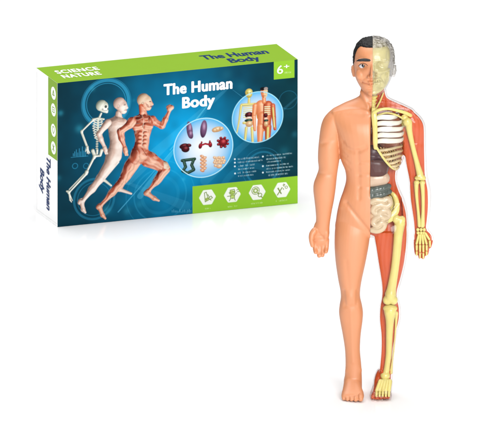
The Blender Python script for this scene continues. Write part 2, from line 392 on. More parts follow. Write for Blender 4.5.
# ---- hair: a raised cap over the head's surface
def hair(me_src, name, mat, label, amp):
    bm = bmesh.new(); bm.from_mesh(me_src)
    def inside(c):
        zpy = FLOORPY - c.z / MM * CP; d = -c.y / MM
        if zpy > 80 or abs(c.x / MM + CX - HC) > 22.5: return False
        lx = c.x / MM + CX
        line = 43.8 if d > 9.5 else (43.8 + (9.5 - d) * 9 if d > 7.6 else (60.5 if d > 3.0 else (64 if d > -4 else 78)))
        if abs(lx - HC) < 12 and d > 5: line = 43.6
        return zpy < line
    bmesh.ops.delete(bm, geom=[f for f in bm.faces if not inside(f.calc_center_median())], context='FACES')
    bm.normal_update()
    base = [(v_, v_.co.copy(), v_.normal.copy()) for v_ in bm.verts]
    for v_, co, no in base:
        k = amp * (1.0 + 1.1 * mnoise.noise(co * 420) + .5 * mnoise.noise(co * 900))
        edge = any(e.is_boundary for e in v_.link_edges)
        v_.co = co + no * MM * (.12 if edge else k)
    me = bpy.data.meshes.new(name); bm.to_mesh(me); bm.free()
    return part(link(me, name, mat), label)
hair(skin, 'hair', M['hair'], 'short black painted hair on the skin half of the head', .75)
hair(shell, 'clear_hair', M['chair'], 'smoky clear moulded hair on the transparent half of the head', .9)

# ---- face
e = surf(363, 66.2)
eye = part(Soup().ell((363.0, 66.2, e - .6), (3.9, 2.35, 1.7)).obj('eye', M['eyew']))
pu = Soup().ell((363.2, 65.9, e + .55), (1.75, 1.9, .75)).obj('pupil', M['eyeb']); pu.parent = eye
lid = Soup().tube([(x, y, surf(x, y) + .1) for x, y in ((358.2, 66.2), (360.4, 64.2), (363.2, 63.5), (366, 64.2), (367.6, 65.8))], [.15, .26, .3, .26, .15], n=8).obj('eyelid_line', M['brow']); lid.parent = eye
part(Soup().tube([(x, y, surf(x, y) - .25) for x, y in ((356.8, 61.0), (359.4, 60.3), (363, 60.0), (366.5, 60.1), (369.4, 60.4))], [.5, 1.35, 1.6, 1.6, 1.2], n=12).obj('eyebrow', M['brow']))
part(Soup().tube([(x, y, surf(x, y) - .1) for x, y in ((361.9, 82.3), (364.6, 83.4), (368.2, 84.1), (371.8, 84.3))], [.2, .34, .36, .3], n=8).obj('mouth_line', M['lip']))

# ---- skull
Sk = Soup()
sk = [(41.5,367,380,6,8),(43,362,385,12,14),(46.5,358.8,388.4,17,19),(52,357,390,19.5,21),(59,356.8,390,20,22),(66,358.5,388.4,19.5,21),(71,360.5,386.4,19,17),
      (76,362,384.8,19,10),(80,363.3,383.6,19,5),(84,365,381.8,18.6,3),(87.5,367.4,379.4,17.3,3),(89.5,370,377,15,4)]
Sk.loft(sk, step=1, ex=2.3)
Sk.tube([(376, 59.3, 18), (381, 58.8, 17.3), (386, 61, 13)], [1.6, 1.7, 1.5]); Sk.tube([(377.5, 72.6, 18), (382, 72.2, 16.5), (387, 70.5, 10), (389.5, 69, 3)], [1.7, 1.9, 1.4, 1.1])
Sk.tube([(388, 72, 2), (387, 80, 5), (383.5, 86.5, 10), (378, 91, 15.5), (373, 92.3, 17.5)], [1.9, 2.0, 1.9, 2.2, 2.5])
Sk.tube([(373, 62, 19.6), (373.4, 67, 21), (374.0, 71.6, 22.3)], [1.4, 1.5, 1.0])
for i in range(4):
    for y in (80.3, 83.6): Sk.ell((373.9 + i * 2.0, y - i * .35, 20.0 - i * .55), (.95, 1.45, 1.2), n=10)
Sk.ell((382, 79, 6), (4.6, 9, 8))
skm = Sk.fused(.55, 2)
sculpt(skm, [('g', 380.6, 65.6, 4.4, 3.3, -8.5), ('g', 374.6, 75.6, 1.7, 2.7, -5.5), ('g', 384.4, 78.3, 2.6, 4.0, -4.6), ('l', 372, 82.2, 382, 80.8, .8, -1.3), ('g', 379, 87, 3, 1.4, -.9), ('g', 379, 52, 7, 5, .7), ('l', 388, 52, 386.5, 66, 1.6, -.8)])
skh = half(skm, False, True, .12)
part(link(skh, 'skull', M['skull']))
# neck bones
Nk = Soup()
for i, y in enumerate((96.5, 100, 103.6, 107.2)): Nk.ell((374.2 - i * .5, y, 5 + i * .9), (3.7 - .25 * i, 1.6, 3.4))
Nk.tube([(374.4, 93, 4), (373.6, 101, 6), (372.8, 110, 10)], [2.4, 2.2, 2.2])
Nk.tube([(383.4, 93, 3), (380.2, 101, 7), (375.6, 109.5, 12.5)], [.8, 1.0, .9])
part(link(half(Nk.fused(.55, 2), False, True, .12), 'neck_bones', M['bone']))

# ---- ribs
def dep(px, py): return surf(px, py)
rc = bpy.data.objects.new('rib_cage', None)
Rb = Soup(); st = Soup()
st.tube([(373.6, 110, 16), (374.4, 118, 18.5), (375, 130, 20), (375.2, 141, 20), (375.4, 148, 18.6)], [3.0, 3.1, 2.6, 2.6, 2.0], flat=.6)
st.tube([(375.5, 145.5, 18.5), (380, 153, 17.5), (385.5, 161, 14.5), (391.5, 167.5, 10.5), (395.5, 170.0, 7.5)], [1.5, 1.35, 1.3, 1.2, .9], flat=.7)
sternum = part(link(half(st.fused(.5, 2), False, True, .12), 'sternum', M['bone']))
for i, y in enumerate((117.6, 123.6, 129.6, 135.4, 141.2)):
    w = (396.5, 399.5, 400.8, 401.2, 401)[i]
    Rb.tube([(376.4, y + .6, 18.5), (382, y - .4, 20.4), (390, y - .2, 18.8), (w - 1, y - .6, 11), (w + 2.2, y - 3, 0), (w - 2, y - 6, -9)], [2.1, 2.6, 2.7, 2.3, 1.8, 1.4], flat=.5)
part(Rb.obj('upper_ribs', M['rib']), 'broad cream white upper ribs')
Lr = Soup()
for i in range(6):
    x0, y0 = ((379, 150.5), (382, 155), (385.5, 159.5), (389, 163.5), (392, 166.5), (394.6, 168.8))[i]; d0 = (17.5, 16, 14, 12, 10, 8)[i]
    xe, ye = ((401.5, 146), (402, 150.5), (401.6, 155), (400.8, 159.5), (399.8, 163.8), (398.6, 167.2))[i]
    Lr.tube([(x0, y0, d0), ((x0 * .6 + xe * .4), y0 * .55 + ye * .45 + 1.0, d0 - .5), ((x0 * .25 + xe * .75), y0 * .25 + ye * .75 + .4, d0 * .45 + 2), (xe, ye, 0), (xe - 2.5, ye - 3, -7)], [1.45, 1.5, 1.4, 1.2, .9], n=10)
Lr2 = Soup()
for i in range(9):
    x0 = 380.5 + i * 2.3; y0 = 147.5 + i * .4
    pts = []
    for k in range(8):
        t = k / 7; yy = y0 + t * (10 + i * 1.7) ; xx = x0 + t * 2.2 + 1.1 * math.sin(k * 2.4 + i)
        xx = min(xx, 400.5); yy = min(yy, 168 - max(0, xx - 396) * 1.2)
        dd = np.interp(xx, [378, 388, 396, 402], [17.5, 15, 8.5, 1.5]) - t * 2
        pts.append((xx, yy, dd))
    Lr2.tube(pts, [.75] * 8, n=8, sub=3)
part(Lr.obj('lower_ribs', M['lrib']), 'thin brown lower ribs under the white ones')
part(Lr2.obj('rib_cartilage', plastic('brown_cartilage', (.55, .33, .12), rough=.35, var=.3, nscale=200)))
Lg = Soup(); Lg.ell((389, 131, 5), (13.5, 21, 10)); Lg.ell((393, 149, 1), (8.5, 17, 7.5), rot=-.2)
part(link(half(Lg.fused(.8, 3), False, True, .3), 'lung', M['lung']))
# collar bone, shoulder blade
Cb = Soup().tube([(374, 112.3, 18), (380, 109.6, 19), (388, 108.8, 17.5), (397, 110.5, 14), (405, 112.8, 10), (410.5, 115.5, 7)], [2.0, 1.6, 1.4, 1.5, 1.8, 1.9])
Cb.tube([(378, 115.2, 18.5), (386, 113, 17.5), (395, 114.5, 14.5), (402, 118, 11)], [.9, 1.0, 1.0, 1.1], n=10)
part(link(Cb.fused(.5, 1), 'collar_bone', M['bone']))
Sb = Soup(); Sb.ell((404.5, 117.5, 6.5), (3.6, 3.2, 3)); Sb.tube([(404, 118, 5), (403, 127, 1), (402.5, 138, -2)], [3.0, 2.6, 1.0], flat=.4)
part(link(Sb.fused(.6, 2), 'shoulder_blade', M['bone']))
# arm bones
H = Soup(); H.ell((407.2, 121.8, 7.2), (4.4, 4.8, 4.2)); H.tube([(408.3, 122, 6.6), (409.8, 133, 5.4), (413.6, 150, 4.6), (417.2, 164, 4.4), (420, 174.5, 4.6)], [4.0, 2.9, 2.5, 2.7, 3.6])
H.ell((420.6, 177.4, 4.8), (5.0, 3.0, 3.6)); H.ell((423.4, 178.2, 4.8), (2.6, 2.3, 2.8)); H.ell((416.8, 178, 4.6), (2.4, 2.1, 2.6))
part(link(H.fused(.55, 2), 'upper_arm_bone', M['bone']))
U = Soup(); U.ell((416.6, 182.4, 4.8), (3.0, 2.6, 2.8)); U.tube([(416.2, 182.5, 4.6), (416.6, 196, 4.4), (418.2, 212, 4), (419.4, 225.5, 3.4)], [2.5, 1.8, 1.6, 2.1]); part(link(U.fused(.5, 1), 'forearm_bone', M['bone']))
U = Soup(); U.ell((422.4, 182.4, 4.8), (3.0, 2.3, 2.8)); U.tube([(422.2, 182.8, 4.8), (423.0, 196, 4.6), (423.0, 212, 4), (422.4, 225.5, 3.6)], [2.4, 1.9, 1.8, 2.5]); part(link(U.fused(.5, 1), 'forearm_bone', M['bone']))
Hb = Soup(); rr = random.Random(3)
for y in (229.5, 232.8):
    for x in (418, 421, 424.2): Hb.ell((x + rr.uniform(-.4, .4), y, 4.2), (1.75, 1.75, 1.8), n=12)
for k, L_ in enumerate((9.0, 12.4, 12.0, 9.0)):
    x = 422 + 4.6 - 3.3 * k
    Hb.tube([(421.6 + (x - 422) * .55, 235, 4.4), (x - .1, 243.5, 4.6)], [1.3, 1.25], n=10)
    Hb.tube([(x, 245.8, 4.8), (x, 245.8 + L_ * .45, 6)], [1.3, 1.05], n=10)
    Hb.tube([(x, 247.6 + L_ * .5, 6.6), (x, 247.4 + L_ * .85, 8.2)], [1.1, .8], n=10)
Hb.tube([(425.5, 233.5, 5.5), (429.2, 239.2, 7.5)], [1.3, 1.15], n=10); Hb.tube([(429.8, 241.4, 8.2), (430, 246.4, 9.4)], [1.1, .8], n=10)
part(Hb.obj('hand_bones', M['bone']))

# ---- organs
def organ(S, name, mat, vox=.6, sm=3, label=None, feats=None, off=.12):
    me = S.fused(vox, sm)
    if feats: sculpt(me, feats)
    return part(link(half(me, False, True, off), name, mat), label)
S_ = Soup(); S_.ell((372.5, 153, 11), (8.8, 8.2, 6)); S_.ell((378.6, 153.6, 10.6), (6.4, 6.6, 5)); S_.ell((381, 156.5, 9.6), (5.4, 4.6, 5)); organ(S_, 'heart', M['liver'], feats=[('l', 370, 155.6, 386, 157.4, .8, -.8)], label='dark purple heart under the breastbone')
S_ = Soup(); S_.loft([(156, 362, 383, 15, 2), (158, 361, 387, 17, 3), (163, 361, 389, 17.6, 3), (169, 362, 388.6, 17, 3), (172.5, 363, 387, 15.5, 3), (174, 365, 384, 12, 2)], ex=2.8, step=1); organ(S_, 'liver', M['gall'], label='brown mauve liver below the heart')
S_ = Soup(); S_.tube([(364, 179.5, 8.5), (374, 179.2, 9.2), (382.5, 178.2, 8.4)], [8.2, 8.2, 7.4], flat=.85); organ(S_, 'stomach', M['stomach'])
S_ = Soup()
S_.tube([(364, 191, 12), (372, 190.4, 13.2), (381, 188.6, 12.5), (388.6, 186.2, 8.5)], [3.5, 3.6, 3.5, 3.0]); S_.tube([(364, 196, 12), (372, 195.8, 13), (381, 194.6, 12.6), (389.4, 191.6, 8.6)], [3.3, 3.3, 3.3, 2.8])
organ(S_, 'colon', M['colon'], feats=[('l', 373 + i * 5, 186, 373.6 + i * 5, 199, .8, -.22) for i in range(4)])
S_ = Soup()
loops = [(371, 202), (376, 199.8), (382, 200.4), (388, 198.8), (390, 203), (386.5, 206), (380.5, 204.8), (375, 206.5), (372.6, 210.6), (377, 213.4), (382, 210.6), (387.5, 210.8), (388.6, 216), (384, 218), (380, 216), (375.5, 218.2), (373, 222.5), (377, 225.6), (381, 222.4), (384.4, 224), (382.5, 228.6), (377.5, 230.8), (372, 230)]
S_.tube([(x, y, 14.2 + .5 * math.sin(i * 1.9) - max(0, x - 384) * .55) for i, (x, y) in enumerate(loops)], [3.0] * len(loops), n=12, sub=4)
S_.ell((378.5, 212, 7.6), (12.5, 19.5, 8.2))
organ(S_, 'intestine', M['gut'], vox=.5, sm=1)
# pelvis and leg bones
Pv = Soup(); Pv.tube([(389.8, 191.5, 3), (394.2, 195.6, 4.5), (396.8, 203, 5), (396, 211, 6), (390.5, 217.5, 8), (384, 222, 9), (378, 229, 9)], [1.4, 2.4, 2.7, 3.4, 4.4, 3.2, 2.0], flat=.6)
Pv.ell((392, 207, -1), (6, 13, 2.2), rot=-.15)
part(link(Pv.fused(.6, 2), 'pelvis', M['bone']))
F = Soup(); F.ell((396.2, 219, 8), (4.2, 4.4, 4)); F.tube([(396.5, 219, 8), (401.3, 220.4, 7.6)], [3.6, 4.2]); F.ell((402, 219.2, 7.4), (3.4, 3.6, 3.4))
F.tube([(399.8, 223, 7.2), (398.3, 235, 6.6), (396.8, 252, 6.4), (394.6, 270, 6.4), (391.8, 287, 6.6), (390.6, 294, 6.8)], [5.6, 4.7, 4.3, 4.2, 4.6, 5.8])
F.ell((387.5, 300, 7.2), (4.7, 5.0, 4.6)); F.ell((393.6, 300, 7.2), (4.2, 5.0, 4.6)); F.ell((390.4, 297.5, 9.6), (4.6, 5.2, 3.0))
part(link(F.fused(.6, 3), 'thigh_bone', M['bone']))
T_ = Soup(); T_.ell((390.2, 308.2, 6.6), (7.3, 3.9, 4.8)); T_.tube([(390.2, 311, 6.4), (389.8, 322, 5.4), (389.2, 338, 4.6), (388.5, 355, 3.8), (386.8, 368, 3.2), (386, 374, 3)], [6.4, 4.2, 3.4, 3.0, 3.0, 3.8])
T_.ell((385.2, 375.8, 4.4), (5.0, 4.4, 4.8)); part(link(T_.fused(.6, 3), 'shin_bone', M['bone']))
T_ = Soup().tube([(396.4, 313, 3), (395.6, 328, 2.6), (394.2, 346, 2.2), (392.2, 362, 1.8), (391, 372.5, 1.8)], [1.9, 1.0, .95, 1.1, 1.9]); part(link(T_.fused(.5, 1), 'calf_bone', M['bone']))
Fb = Soup(); Fb.ell((385, 381.5, 5), (5.2, 4.6, 6))
for k in range(5):
    x0 = 380.6 + k * 2.25; x1 = 376.6 + k * 3.1
    Fb.tube([(x0, 381.5, 8), (x1, 390.8, 19.2)], [2.7, 1.75], n=10)
    Fb.tube([(x1, 392.6, 20.5), (x1 - .15, 396.0, 25.5)], [1.5, 1.15], n=10)
part(Fb.obj('foot_bones', M['bone']))

# ================================================================== THE CARTON
th = math.radians(20.29); W, D, Hh = 256.2, 61.1, 149.6
WPX, HPX = 240.3, 144.1
box = bpy.data.objects.new('product_box', None); COL.objects.link(box)
box.location = ((57.5 - CX) * MM, (FLOORPY - 227.2) / SP * MM, 0); box.rotation_euler = (0, 0, th)
box['label'] = 'upright printed cardboard toy box, blue front with three running figures, green top, white end'
box['category'] = 'box'
# carton body with slightly rounded edges
bm = bmesh.new(); bmesh.ops.create_cube(bm, size=1)
for v_ in bm.verts: v_.co = Vector(((v_.co.x + .5) * W, (v_.co.y + .5) * D, (v_.co.z + .5) * Hh)) * MM
bmesh.ops.bevel(bm, geom=bm.edges[:], offset=.45 * MM, segments=3, profile=.5, affect='EDGES')
me = bpy.data.meshes.new('carton'); bm.to_mesh(me); bm.free()
for k in ('white_card', 'green_print', 'navy_edge'):
    me.materials.append(M[k] if k in M else card('teal_edge', (.006, .05, .075)))
for p in me.polygons:
    if p.normal.z > .6: p.material_index = 1
    elif p.normal.y < -.5: p.material_index = 2
    elif p.normal.x > .5: p.material_index = 0
ca = bpy.data.objects.new('carton', me); COL.objects.link(ca); ca.parent = box

# ---------- the printed front, painted into a colour grid (photo pixel units: X 0..240, Y 0..144)
G = 2.5; SS = 2
GW, GH = int(WPX * G), int(HPX * G)
xs = (np.arange(GW * SS) + .5) / (G * SS); ys = (np.arange(GH * SS) + .5) / (G * SS)
PX, PY = np.meshgrid(xs, ys)
def A(x, y): return (x - 57.5, y - 83.2 + .0993 * (x - 57.5))
img = np.zeros(PX.shape + (3,)); ids = np.zeros(PX.shape, int)
def lin(c): c = np.asarray(c, float) / 255; return np.where(c <= .04045, c / 12.92, ((c + .055) / 1.055) ** 2.4)
def vnoise(cell, seed, ax=1.0):
    r = np.random.default_rng(seed); g = r.random((int(HPX / cell) + 3, int(WPX / (cell * ax)) + 3))
    u = PX / (cell * ax); w = PY / cell; i = u.astype(int); j = w.astype(int); a = u - i; b = w - j; a = a*a*(3-2*a); b = b*b*(3-2*b)
    return (g[j, i] * (1-a) + g[j, i+1] * a) * (1-b) + (g[j+1, i] * (1-a) + g[j+1, i+1] * a) * b
def put(mask, col, pid=None):
    global img
    m = np.clip(mask, 0, 1)[..., None]; c = lin(col) if not isinstance(col, np.ndarray) or col.ndim == 1 else col
    img = img * (1 - m) + c * m
    if pid is not None: ids[mask > .5] = pid
def glow(mask, col): # printed light lines, screen blend
    global img
    img = 1 - (1 - img) * (1 - np.clip(mask, 0, 1)[..., None] * lin(col))
AA = 4.0
def disc(cx, cy, rx, ry=None, rot=0):
    ry = ry or rx; c, s = math.cos(rot), math.sin(rot); u = ((PX - cx) * c + (PY - cy) * s) / rx; w = (-(PX - cx) * s + (PY - cy) * c) / ry
    return np.clip((1 - np.hypot(u, w)) * min(rx, ry) * AA + .5, 0, 1)
def ring(cx, cy, r, t): return np.clip((t / 2 - abs(np.hypot(PX - cx, PY - cy) - r)) * AA + .5, 0, 1)
def seg(p0, p1, r0, r1=None):
    r1 = r0 if r1 is None else r1; dx, dy = p1[0] - p0[0], p1[1] - p0[1]; L2 = dx*dx + dy*dy + 1e-9
    t = np.clip(((PX - p0[0]) * dx + (PY - p0[1]) * dy) / L2, 0, 1); r = r0 + (r1 - r0) * t
    ddx = PX - p0[0] - t * dx; ddy = PY - p0[1] - t * dy
    dist = np.hypot(ddx, ddy); sgn = ((PX - p0[0]) * dy - (PY - p0[1]) * dx) / math.sqrt(L2)
    return np.clip((r - dist) * AA + .5, 0, 1), sgn / np.maximum(r, .01), t, ddx / np.maximum(r, .01), ddy / np.maximum(r, .01)
def poly(pts):
    inside = np.zeros(PX.shape, bool); n_ = len(pts)
    for i in range(n_):
        (x0, y0), (x1, y1) = pts[i], pts[(i + 1) % n_]
        if y0 == y1: continue
        c = ((y0 > PY) != (y1 > PY)) & (PX < (x1 - x0) * (PY - y0) / (y1 - y0) + x0); inside ^= c
    return inside.astype(float)
n1, n2, n3 = vnoise(26, 1), vnoise(9, 2), vnoise(3, 3)
# background blue
cx0, cy0 = A(176, 150)
g = np.exp(-((PX - cx0) / 66) ** 2 - ((PY - cy0) / 74) ** 2)
g2 = np.exp(-((PX - cx0) / 40) ** 2 - ((PY - cy0 + 10) / 40) ** 2)
g = np.clip(g * (.85 + .3 * n1), 0, 1)[..., None]
img = lin((0, 52, 66)) * (1 - g) + lin((0, 146, 196)) * g + (g2[..., None] * .5) * lin((20, 160, 215)) * .6
img = img ** 1.06 * (.84 + .3 * n2[..., None])
right = np.clip((PX - 185) / 40, 0, 1)[..., None]; img = img * (1 - .55 * right) + lin((0, 58, 66)) * .55 * right * (.8 + .4 * n2[..., None])
def beam(a, b, w, k, col=(90, 190, 235)):
    m, s, t, _, _ = seg(A(*a), A(*b), w * .15, w); glow(m * k, col)
beam((232, 84), (128, 178), 7, .13); beam((208, 104), (140, 196), 3, .25); beam((206, 112), (118, 212), .5, .5); beam((212, 100), (170, 150), .5, .5); beam((296, 98), (205, 180), 5, .08); beam((230, 88), (262, 112), .4, .4); beam((120, 180), (185, 206), 5, .08)
for (c, r, t, k) in (((106, 103), 22.5, 3.2, .42), ((106, 103), 19.5, .6, .5), ((106, 103), 24.8, .4, .4), ((94, 199), 20, 2.2, .2), ((94, 199), 16.5, .6, .25), ((160, 195), 26, 1.4, .15), ((160, 195), 34, .7, .15), ((160, 195), 18, 3, .08),
                     ((262, 168), 16, 1.8, .2), ((262, 168), 20, .5, .2), ((250, 196), 30, 6, .08), ((288, 100), 9, .5, .2), ((75, 166), 2.6, .7, .35), ((86, 166), 2.6, .7, .3)):
    q = A(*c); glow(ring(q[0], q[1], r, t) * k, (60, 175, 225))
for k in range(9):
    q = A(73.2 + k * 1.5, 156.5); h = (3, 5, 7, 4, 8, 5, 10, 6, 9)[k]; glow(((abs(PX - q[0]) < .4) & (PY < q[1]) & (PY > q[1] - h)).astype(float) * .4, (70, 180, 230))
glow(seg(A(71, 157.5), A(88, 156), .25)[0] * .4, (70, 180, 230))
r_ = random.Random(5)
for k in range(26):
    q = (r_.uniform(0, 240), r_.uniform(0, 140)); glow(np.exp(-((PX - q[0]) ** 2 + (PY - q[1]) ** 2) / r_.uniform(1, 12) ** 1.3) * r_.uniform(.05, .22), (70, 200, 235))
for k in range(14):
    x = 172 + k * 1.55 ; h = r_.uniform(.8, 3.4); q = A(x, 212.5)
    if q[0] < 134: glow(((abs(PX - q[0]) < .35) & (PY < q[1]) & (PY > q[1] - h)).astype(float) * .35, (120, 200, 235))

def flesh(p0, p1, r0, r1, lo, mid_, hi, pid, stria=0, side=.25):
    m, s, t, nx, ny = seg(A(*p0), A(*p1), r0, r1)
    k = np.clip(1 - np.hypot(nx - side, ny + .35) * .82, 0, 1); 
    c = lin(lo) * (1 - k[..., None]) + lin(mid_) * k[..., None]; k2 = np.clip((k - .55) / .45, 0, 1)[..., None]; c = c * (1 - k2) + lin(hi) * k2
    if stria:
        q = np.sin(s * 7.5 + np.sin(t * 6) * 1.6 + n2 * 5); q = np.clip(q * 1.6 - .5, 0, 1)[..., None] * stria; c = c * (1 - q) + lin((240, 200, 180)) * q
        q = np.clip(-np.sin(s * 7.5 + np.sin(t * 6) * 1.6 + n2 * 5) * 1.6 - .7, 0, 1)[..., None] * stria; c = c * (1 - q) + lin((120, 30, 22)) * q
    put(m, c, pid)
def blur(a, k):
    for _ in range(3):
        for ax in (0, 1):
            c = np.cumsum(np.insert(np.pad(a, [(k, k) if q == ax else (0, 0) for q in (0, 1)], mode='edge'), 0, 0, axis=ax), axis=ax)
            a = (np.take(c, range(2 * k + 1, c.shape[ax]), axis=ax) - np.take(c, range(0, c.shape[ax] - 2 * k - 1), axis=ax)) / (2 * k + 1)
    return a
def figure(pid, caps, ramps, join=1.6, stria=0.0, relief=.0, soft=1):
    """printed figure drawn as one body: limbs flow into each other and are shaded as a relief"""
    acc = np.zeros(PX.shape); hh = np.zeros(PX.shape); best = np.full(PX.shape, 1e9); own = np.zeros(PX.shape, int); S_s = np.zeros(PX.shape); T_t = np.zeros(PX.shape); wst = np.zeros(PX.shape)
    for c in caps:
        (x0, y0), (x1, y1), r0, r1 = c[:4]; rp = c[4] if len(c) > 4 else 0
        a_, b_ = A(x0, y0), A(x1, y1); m_ = max(r0, r1) + 7
        xa, xb = min(a_[0], b_[0]) - m_, max(a_[0], b_[0]) + m_; ya, yb = min(a_[1], b_[1]) - m_, max(a_[1], b_[1]) + m_
        sl = (slice(max(0, int(ya * G * SS)), max(0, int(yb * G * SS))), slice(max(0, int(xa * G * SS)), max(0, int(xb * G * SS))))
        X, Y = PX[sl], PY[sl]; dx, dy = b_[0] - a_[0], b_[1] - a_[1]; L2 = dx*dx + dy*dy + 1e-9
        t = np.clip(((X - a_[0]) * dx + (Y - a_[1]) * dy) / L2, 0, 1); r = r0 + (r1 - r0) * t
        di = np.hypot(X - a_[0] - t * dx, Y - a_[1] - t * dy); sd = di - r
        acc[sl] += np.exp(-np.clip(sd / join * 2.2, -30, 30)); h = np.sqrt(np.clip((r * 1.12) ** 2 - di ** 2, 0, None)); hh[sl] += h ** 4
        k = (sd / r) < best[sl]; best[sl] = np.where(k, sd / r, best[sl]); own[sl] = np.where(k, rp, own[sl])
        S_s[sl] = np.where(k, ((X - a_[0]) * dy - (Y - a_[1]) * dx) / math.sqrt(L2) / r, S_s[sl]); T_t[sl] = np.where(k, t * math.sqrt(L2), T_t[sl])
    sd = -np.log(np.maximum(acc, 1e-12)) * join / 2.2; al = np.clip(-sd * AA * .8 + .5, 0, 1)
    H = hh ** .25; st_ = np.sin(S_s * 6.0 + np.sin(T_t * .55) * .9 + n2 * 3.5)
    H = H + relief * st_ * (own == 0); H = blur(H, soft)
    gy_, gx_ = np.gradient(H, 1 / (G * SS)); nz_ = 1 / np.sqrt(gx_ ** 2 + gy_ ** 2 + 1)
    lam = np.clip((-gx_ * .45 - gy_ * -(-.50) * 1.0 + .74 * 1.0) * nz_, 0, 1)
    lam = np.clip(((gx_ * -.42) + (gy_ * -.48) + .77) * nz_, 0, 1)
    out = np.zeros(img.shape)
    for q, (lo, mi, hi) in enumerate(ramps):
        k = lam[..., None]; c = np.where(k < .62, lin(lo) + (lin(mi) - lin(lo)) * (k / .62), lin(mi) + (lin(hi) - lin(mi)) * ((k - .62) / .38)); out = np.where((own == q)[..., None], c, out)
    if stria:
        w = np.clip(st_ * 1.5 - .6, 0, 1) * stria * (own == 0); out = out * (1 - w[..., None]) + lin((246, 214, 196)) * w[..., None]
        w = np.clip(-st_ * 1.5 - .7, 0, 1) * stria * (own == 0); out = out * (1 - w[..., None]) + lin((120, 34, 26)) * w[..., None]
    put(al, out, pid)
BNR = ((96, 108, 98), (200, 202, 184), (255, 255, 246))
bone = [((118, 162), (104, 179), 1.2, .9), ((103.5, 179.5), (111, 185.5), 1.4, .9), ((101, 179), (104, 180.5), 1.2, 1.2), ((101, 113.5), (98, 120), 1.0, 1.1)]
figure(1, bone, [BNR], join=.5)
for i in range(13): put(disc(*A(98 - .1 * i, 121 + i * 2.3), 1.25, .85), (196, 198, 178), 1)
bone = []
for i in range(8):
    y = 121 + i * 2.35; w = 5.6 - abs(i - 2.5) * .5
    bone += [((98 - w, y + .4), (98 - w * .55, y - 1.1), .42, .45), ((98 - w * .55, y - 1.1), (97.6, y - .2), .45, .4), ((98 + w, y + .1), (98 + w * .5, y - 1.3), .42, .45), ((98 + w * .5, y - 1.3), (98, y - .3), .45, .4), ((98 - w, y + .4), (98 - w * .3, y + 1.6), .42, .4), ((98 + w, y + .1), (98 + w * .3, y + 1.4), .42, .4)]
figure(1, bone, [BNR], join=.3)
put(seg(A(98, 119.5), A(98, 133), .75)[0], (222, 222, 204), 1)
bone = [((92.6, 119.4), (98, 118.2), .8, .7), ((98, 118.2), (103.6, 119.2), .7, .9), ((93, 119.8), (92.6, 120.6), 1.5, 1.2), ((93, 120), (81.8, 131.2), .95, .75), ((81.6, 131.2), (81.7, 131.8), 1.35, 1.3), ((81.8, 132), (87.4, 146.6), .7, .6), ((81.2, 133), (86.4, 146.6), .45, .45),
        ((87.2, 147), (87.4, 149), 1.2, 1.1), ((87.6, 149), (89.8, 153), .45, .35), ((87.2, 149.4), (88.6, 153.8), .45, .35), ((86.8, 149.2), (87.2, 153.4), .42, .32), ((86.2, 148.6), (85.4, 151.6), .4, .3),
        ((92.6, 150.6), (94.6, 156), 1.8, 1.5), ((101.4, 150.4), (100.2, 155), 1.7, 1.3), ((94.4, 156.2), (99.8, 155.6), 1.1, 1.0), ((97, 150), (97, 153.4), 1.2, 1.0),
        ((94.4, 156.4), (94, 157.6), 1.8, 1.6), ((93.6, 158), (87, 171), 1.15, 1.0), ((86.6, 171.8), (86, 173.4), 1.9, 1.8), ((85.4, 174.6), (70, 191.4), 1.2, .75), ((84, 173.8), (69.2, 189.4), .42, .4),
        ((69.2, 191.8), (68.6, 192.6), 1.3, 1.2), ((68, 191.4), (66.8, 191.2), 1.1, .9), ((69, 193), (70, 199.8), .8, .6), ((70, 199.8), (71.4, 202), .7, .4), ((69.6, 194), (72.4, 200.6), .45, .3)]
figure(1, bone, [BNR], join=.6)
figure(1, [((101.4, 105.6), (102.8, 106.4), 5.6, 5.3), ((105.2, 108.6), (106.0, 110), 2.5, 2.0), ((103.6, 111), (106.6, 111.9), 1.3, 1.3)], [BNR], join=1.2)
put(disc(*A(105.7, 106.7), 1.25, 1.45), (70, 82, 78), 1); put(disc(*A(107.7, 109.1), .55, .8), (80, 85, 80), 1); put(seg(A(103.4, 110.9), A(107.3, 110.6), .22)[0], (95, 95, 88), 1); put(disc(*A(102.6, 109.6), .9, 1.1) * .6, (110, 115, 105), 1)
PLR = ((122, 98, 88), (218, 186, 170), (255, 244, 234))
figure(2, [((128, 172), (120.4, 188), 2.3, 1.5), ((120, 189.6), (131, 193.6), 1.9, 1.0), ((119, 188.6), (118.6, 189.8), 1.6, 1.5)], [PLR])
figure(2, [((113, 158), (101, 177), 5.8, 3.5), ((110.5, 164), (104, 173), 5.4, 4.2), ((100, 179), (92, 189), 3.6, 3.5), ((92, 189), (83, 200.6), 3.2, 1.6), ((100.4, 178), (99.4, 179.4), 3.5, 3.4), ((81.6, 201.5), (83, 209.5), 2.1, 1.5), ((83, 209.5), (85.2, 212.4), 1.5, 1.0), ((80, 201.2), (79.4, 202.4), 1.9, 1.8),
  ((116, 126), (116.6, 134), 8.4, 7.2), ((116.6, 134), (116.8, 143), 7.0, 6.0), ((116.6, 143), (114.4, 156), 6.2, 7.2), ((112, 154), (111, 158), 6.0, 5.6), ((109.4, 122.4), (116, 120.8), 3.4, 3.2), ((116, 120.8), (123.6, 122.4), 3.2, 3.4), ((118.6, 113), (118.2, 120), 3.0, 3.6),
  ], [PLR], join=2.2, relief=.10, stria=.05)
put(seg(A(108.8, 126.4), A(102, 135.2), 3.4)[0] * .35 * (ids == 2), (120, 96, 88))
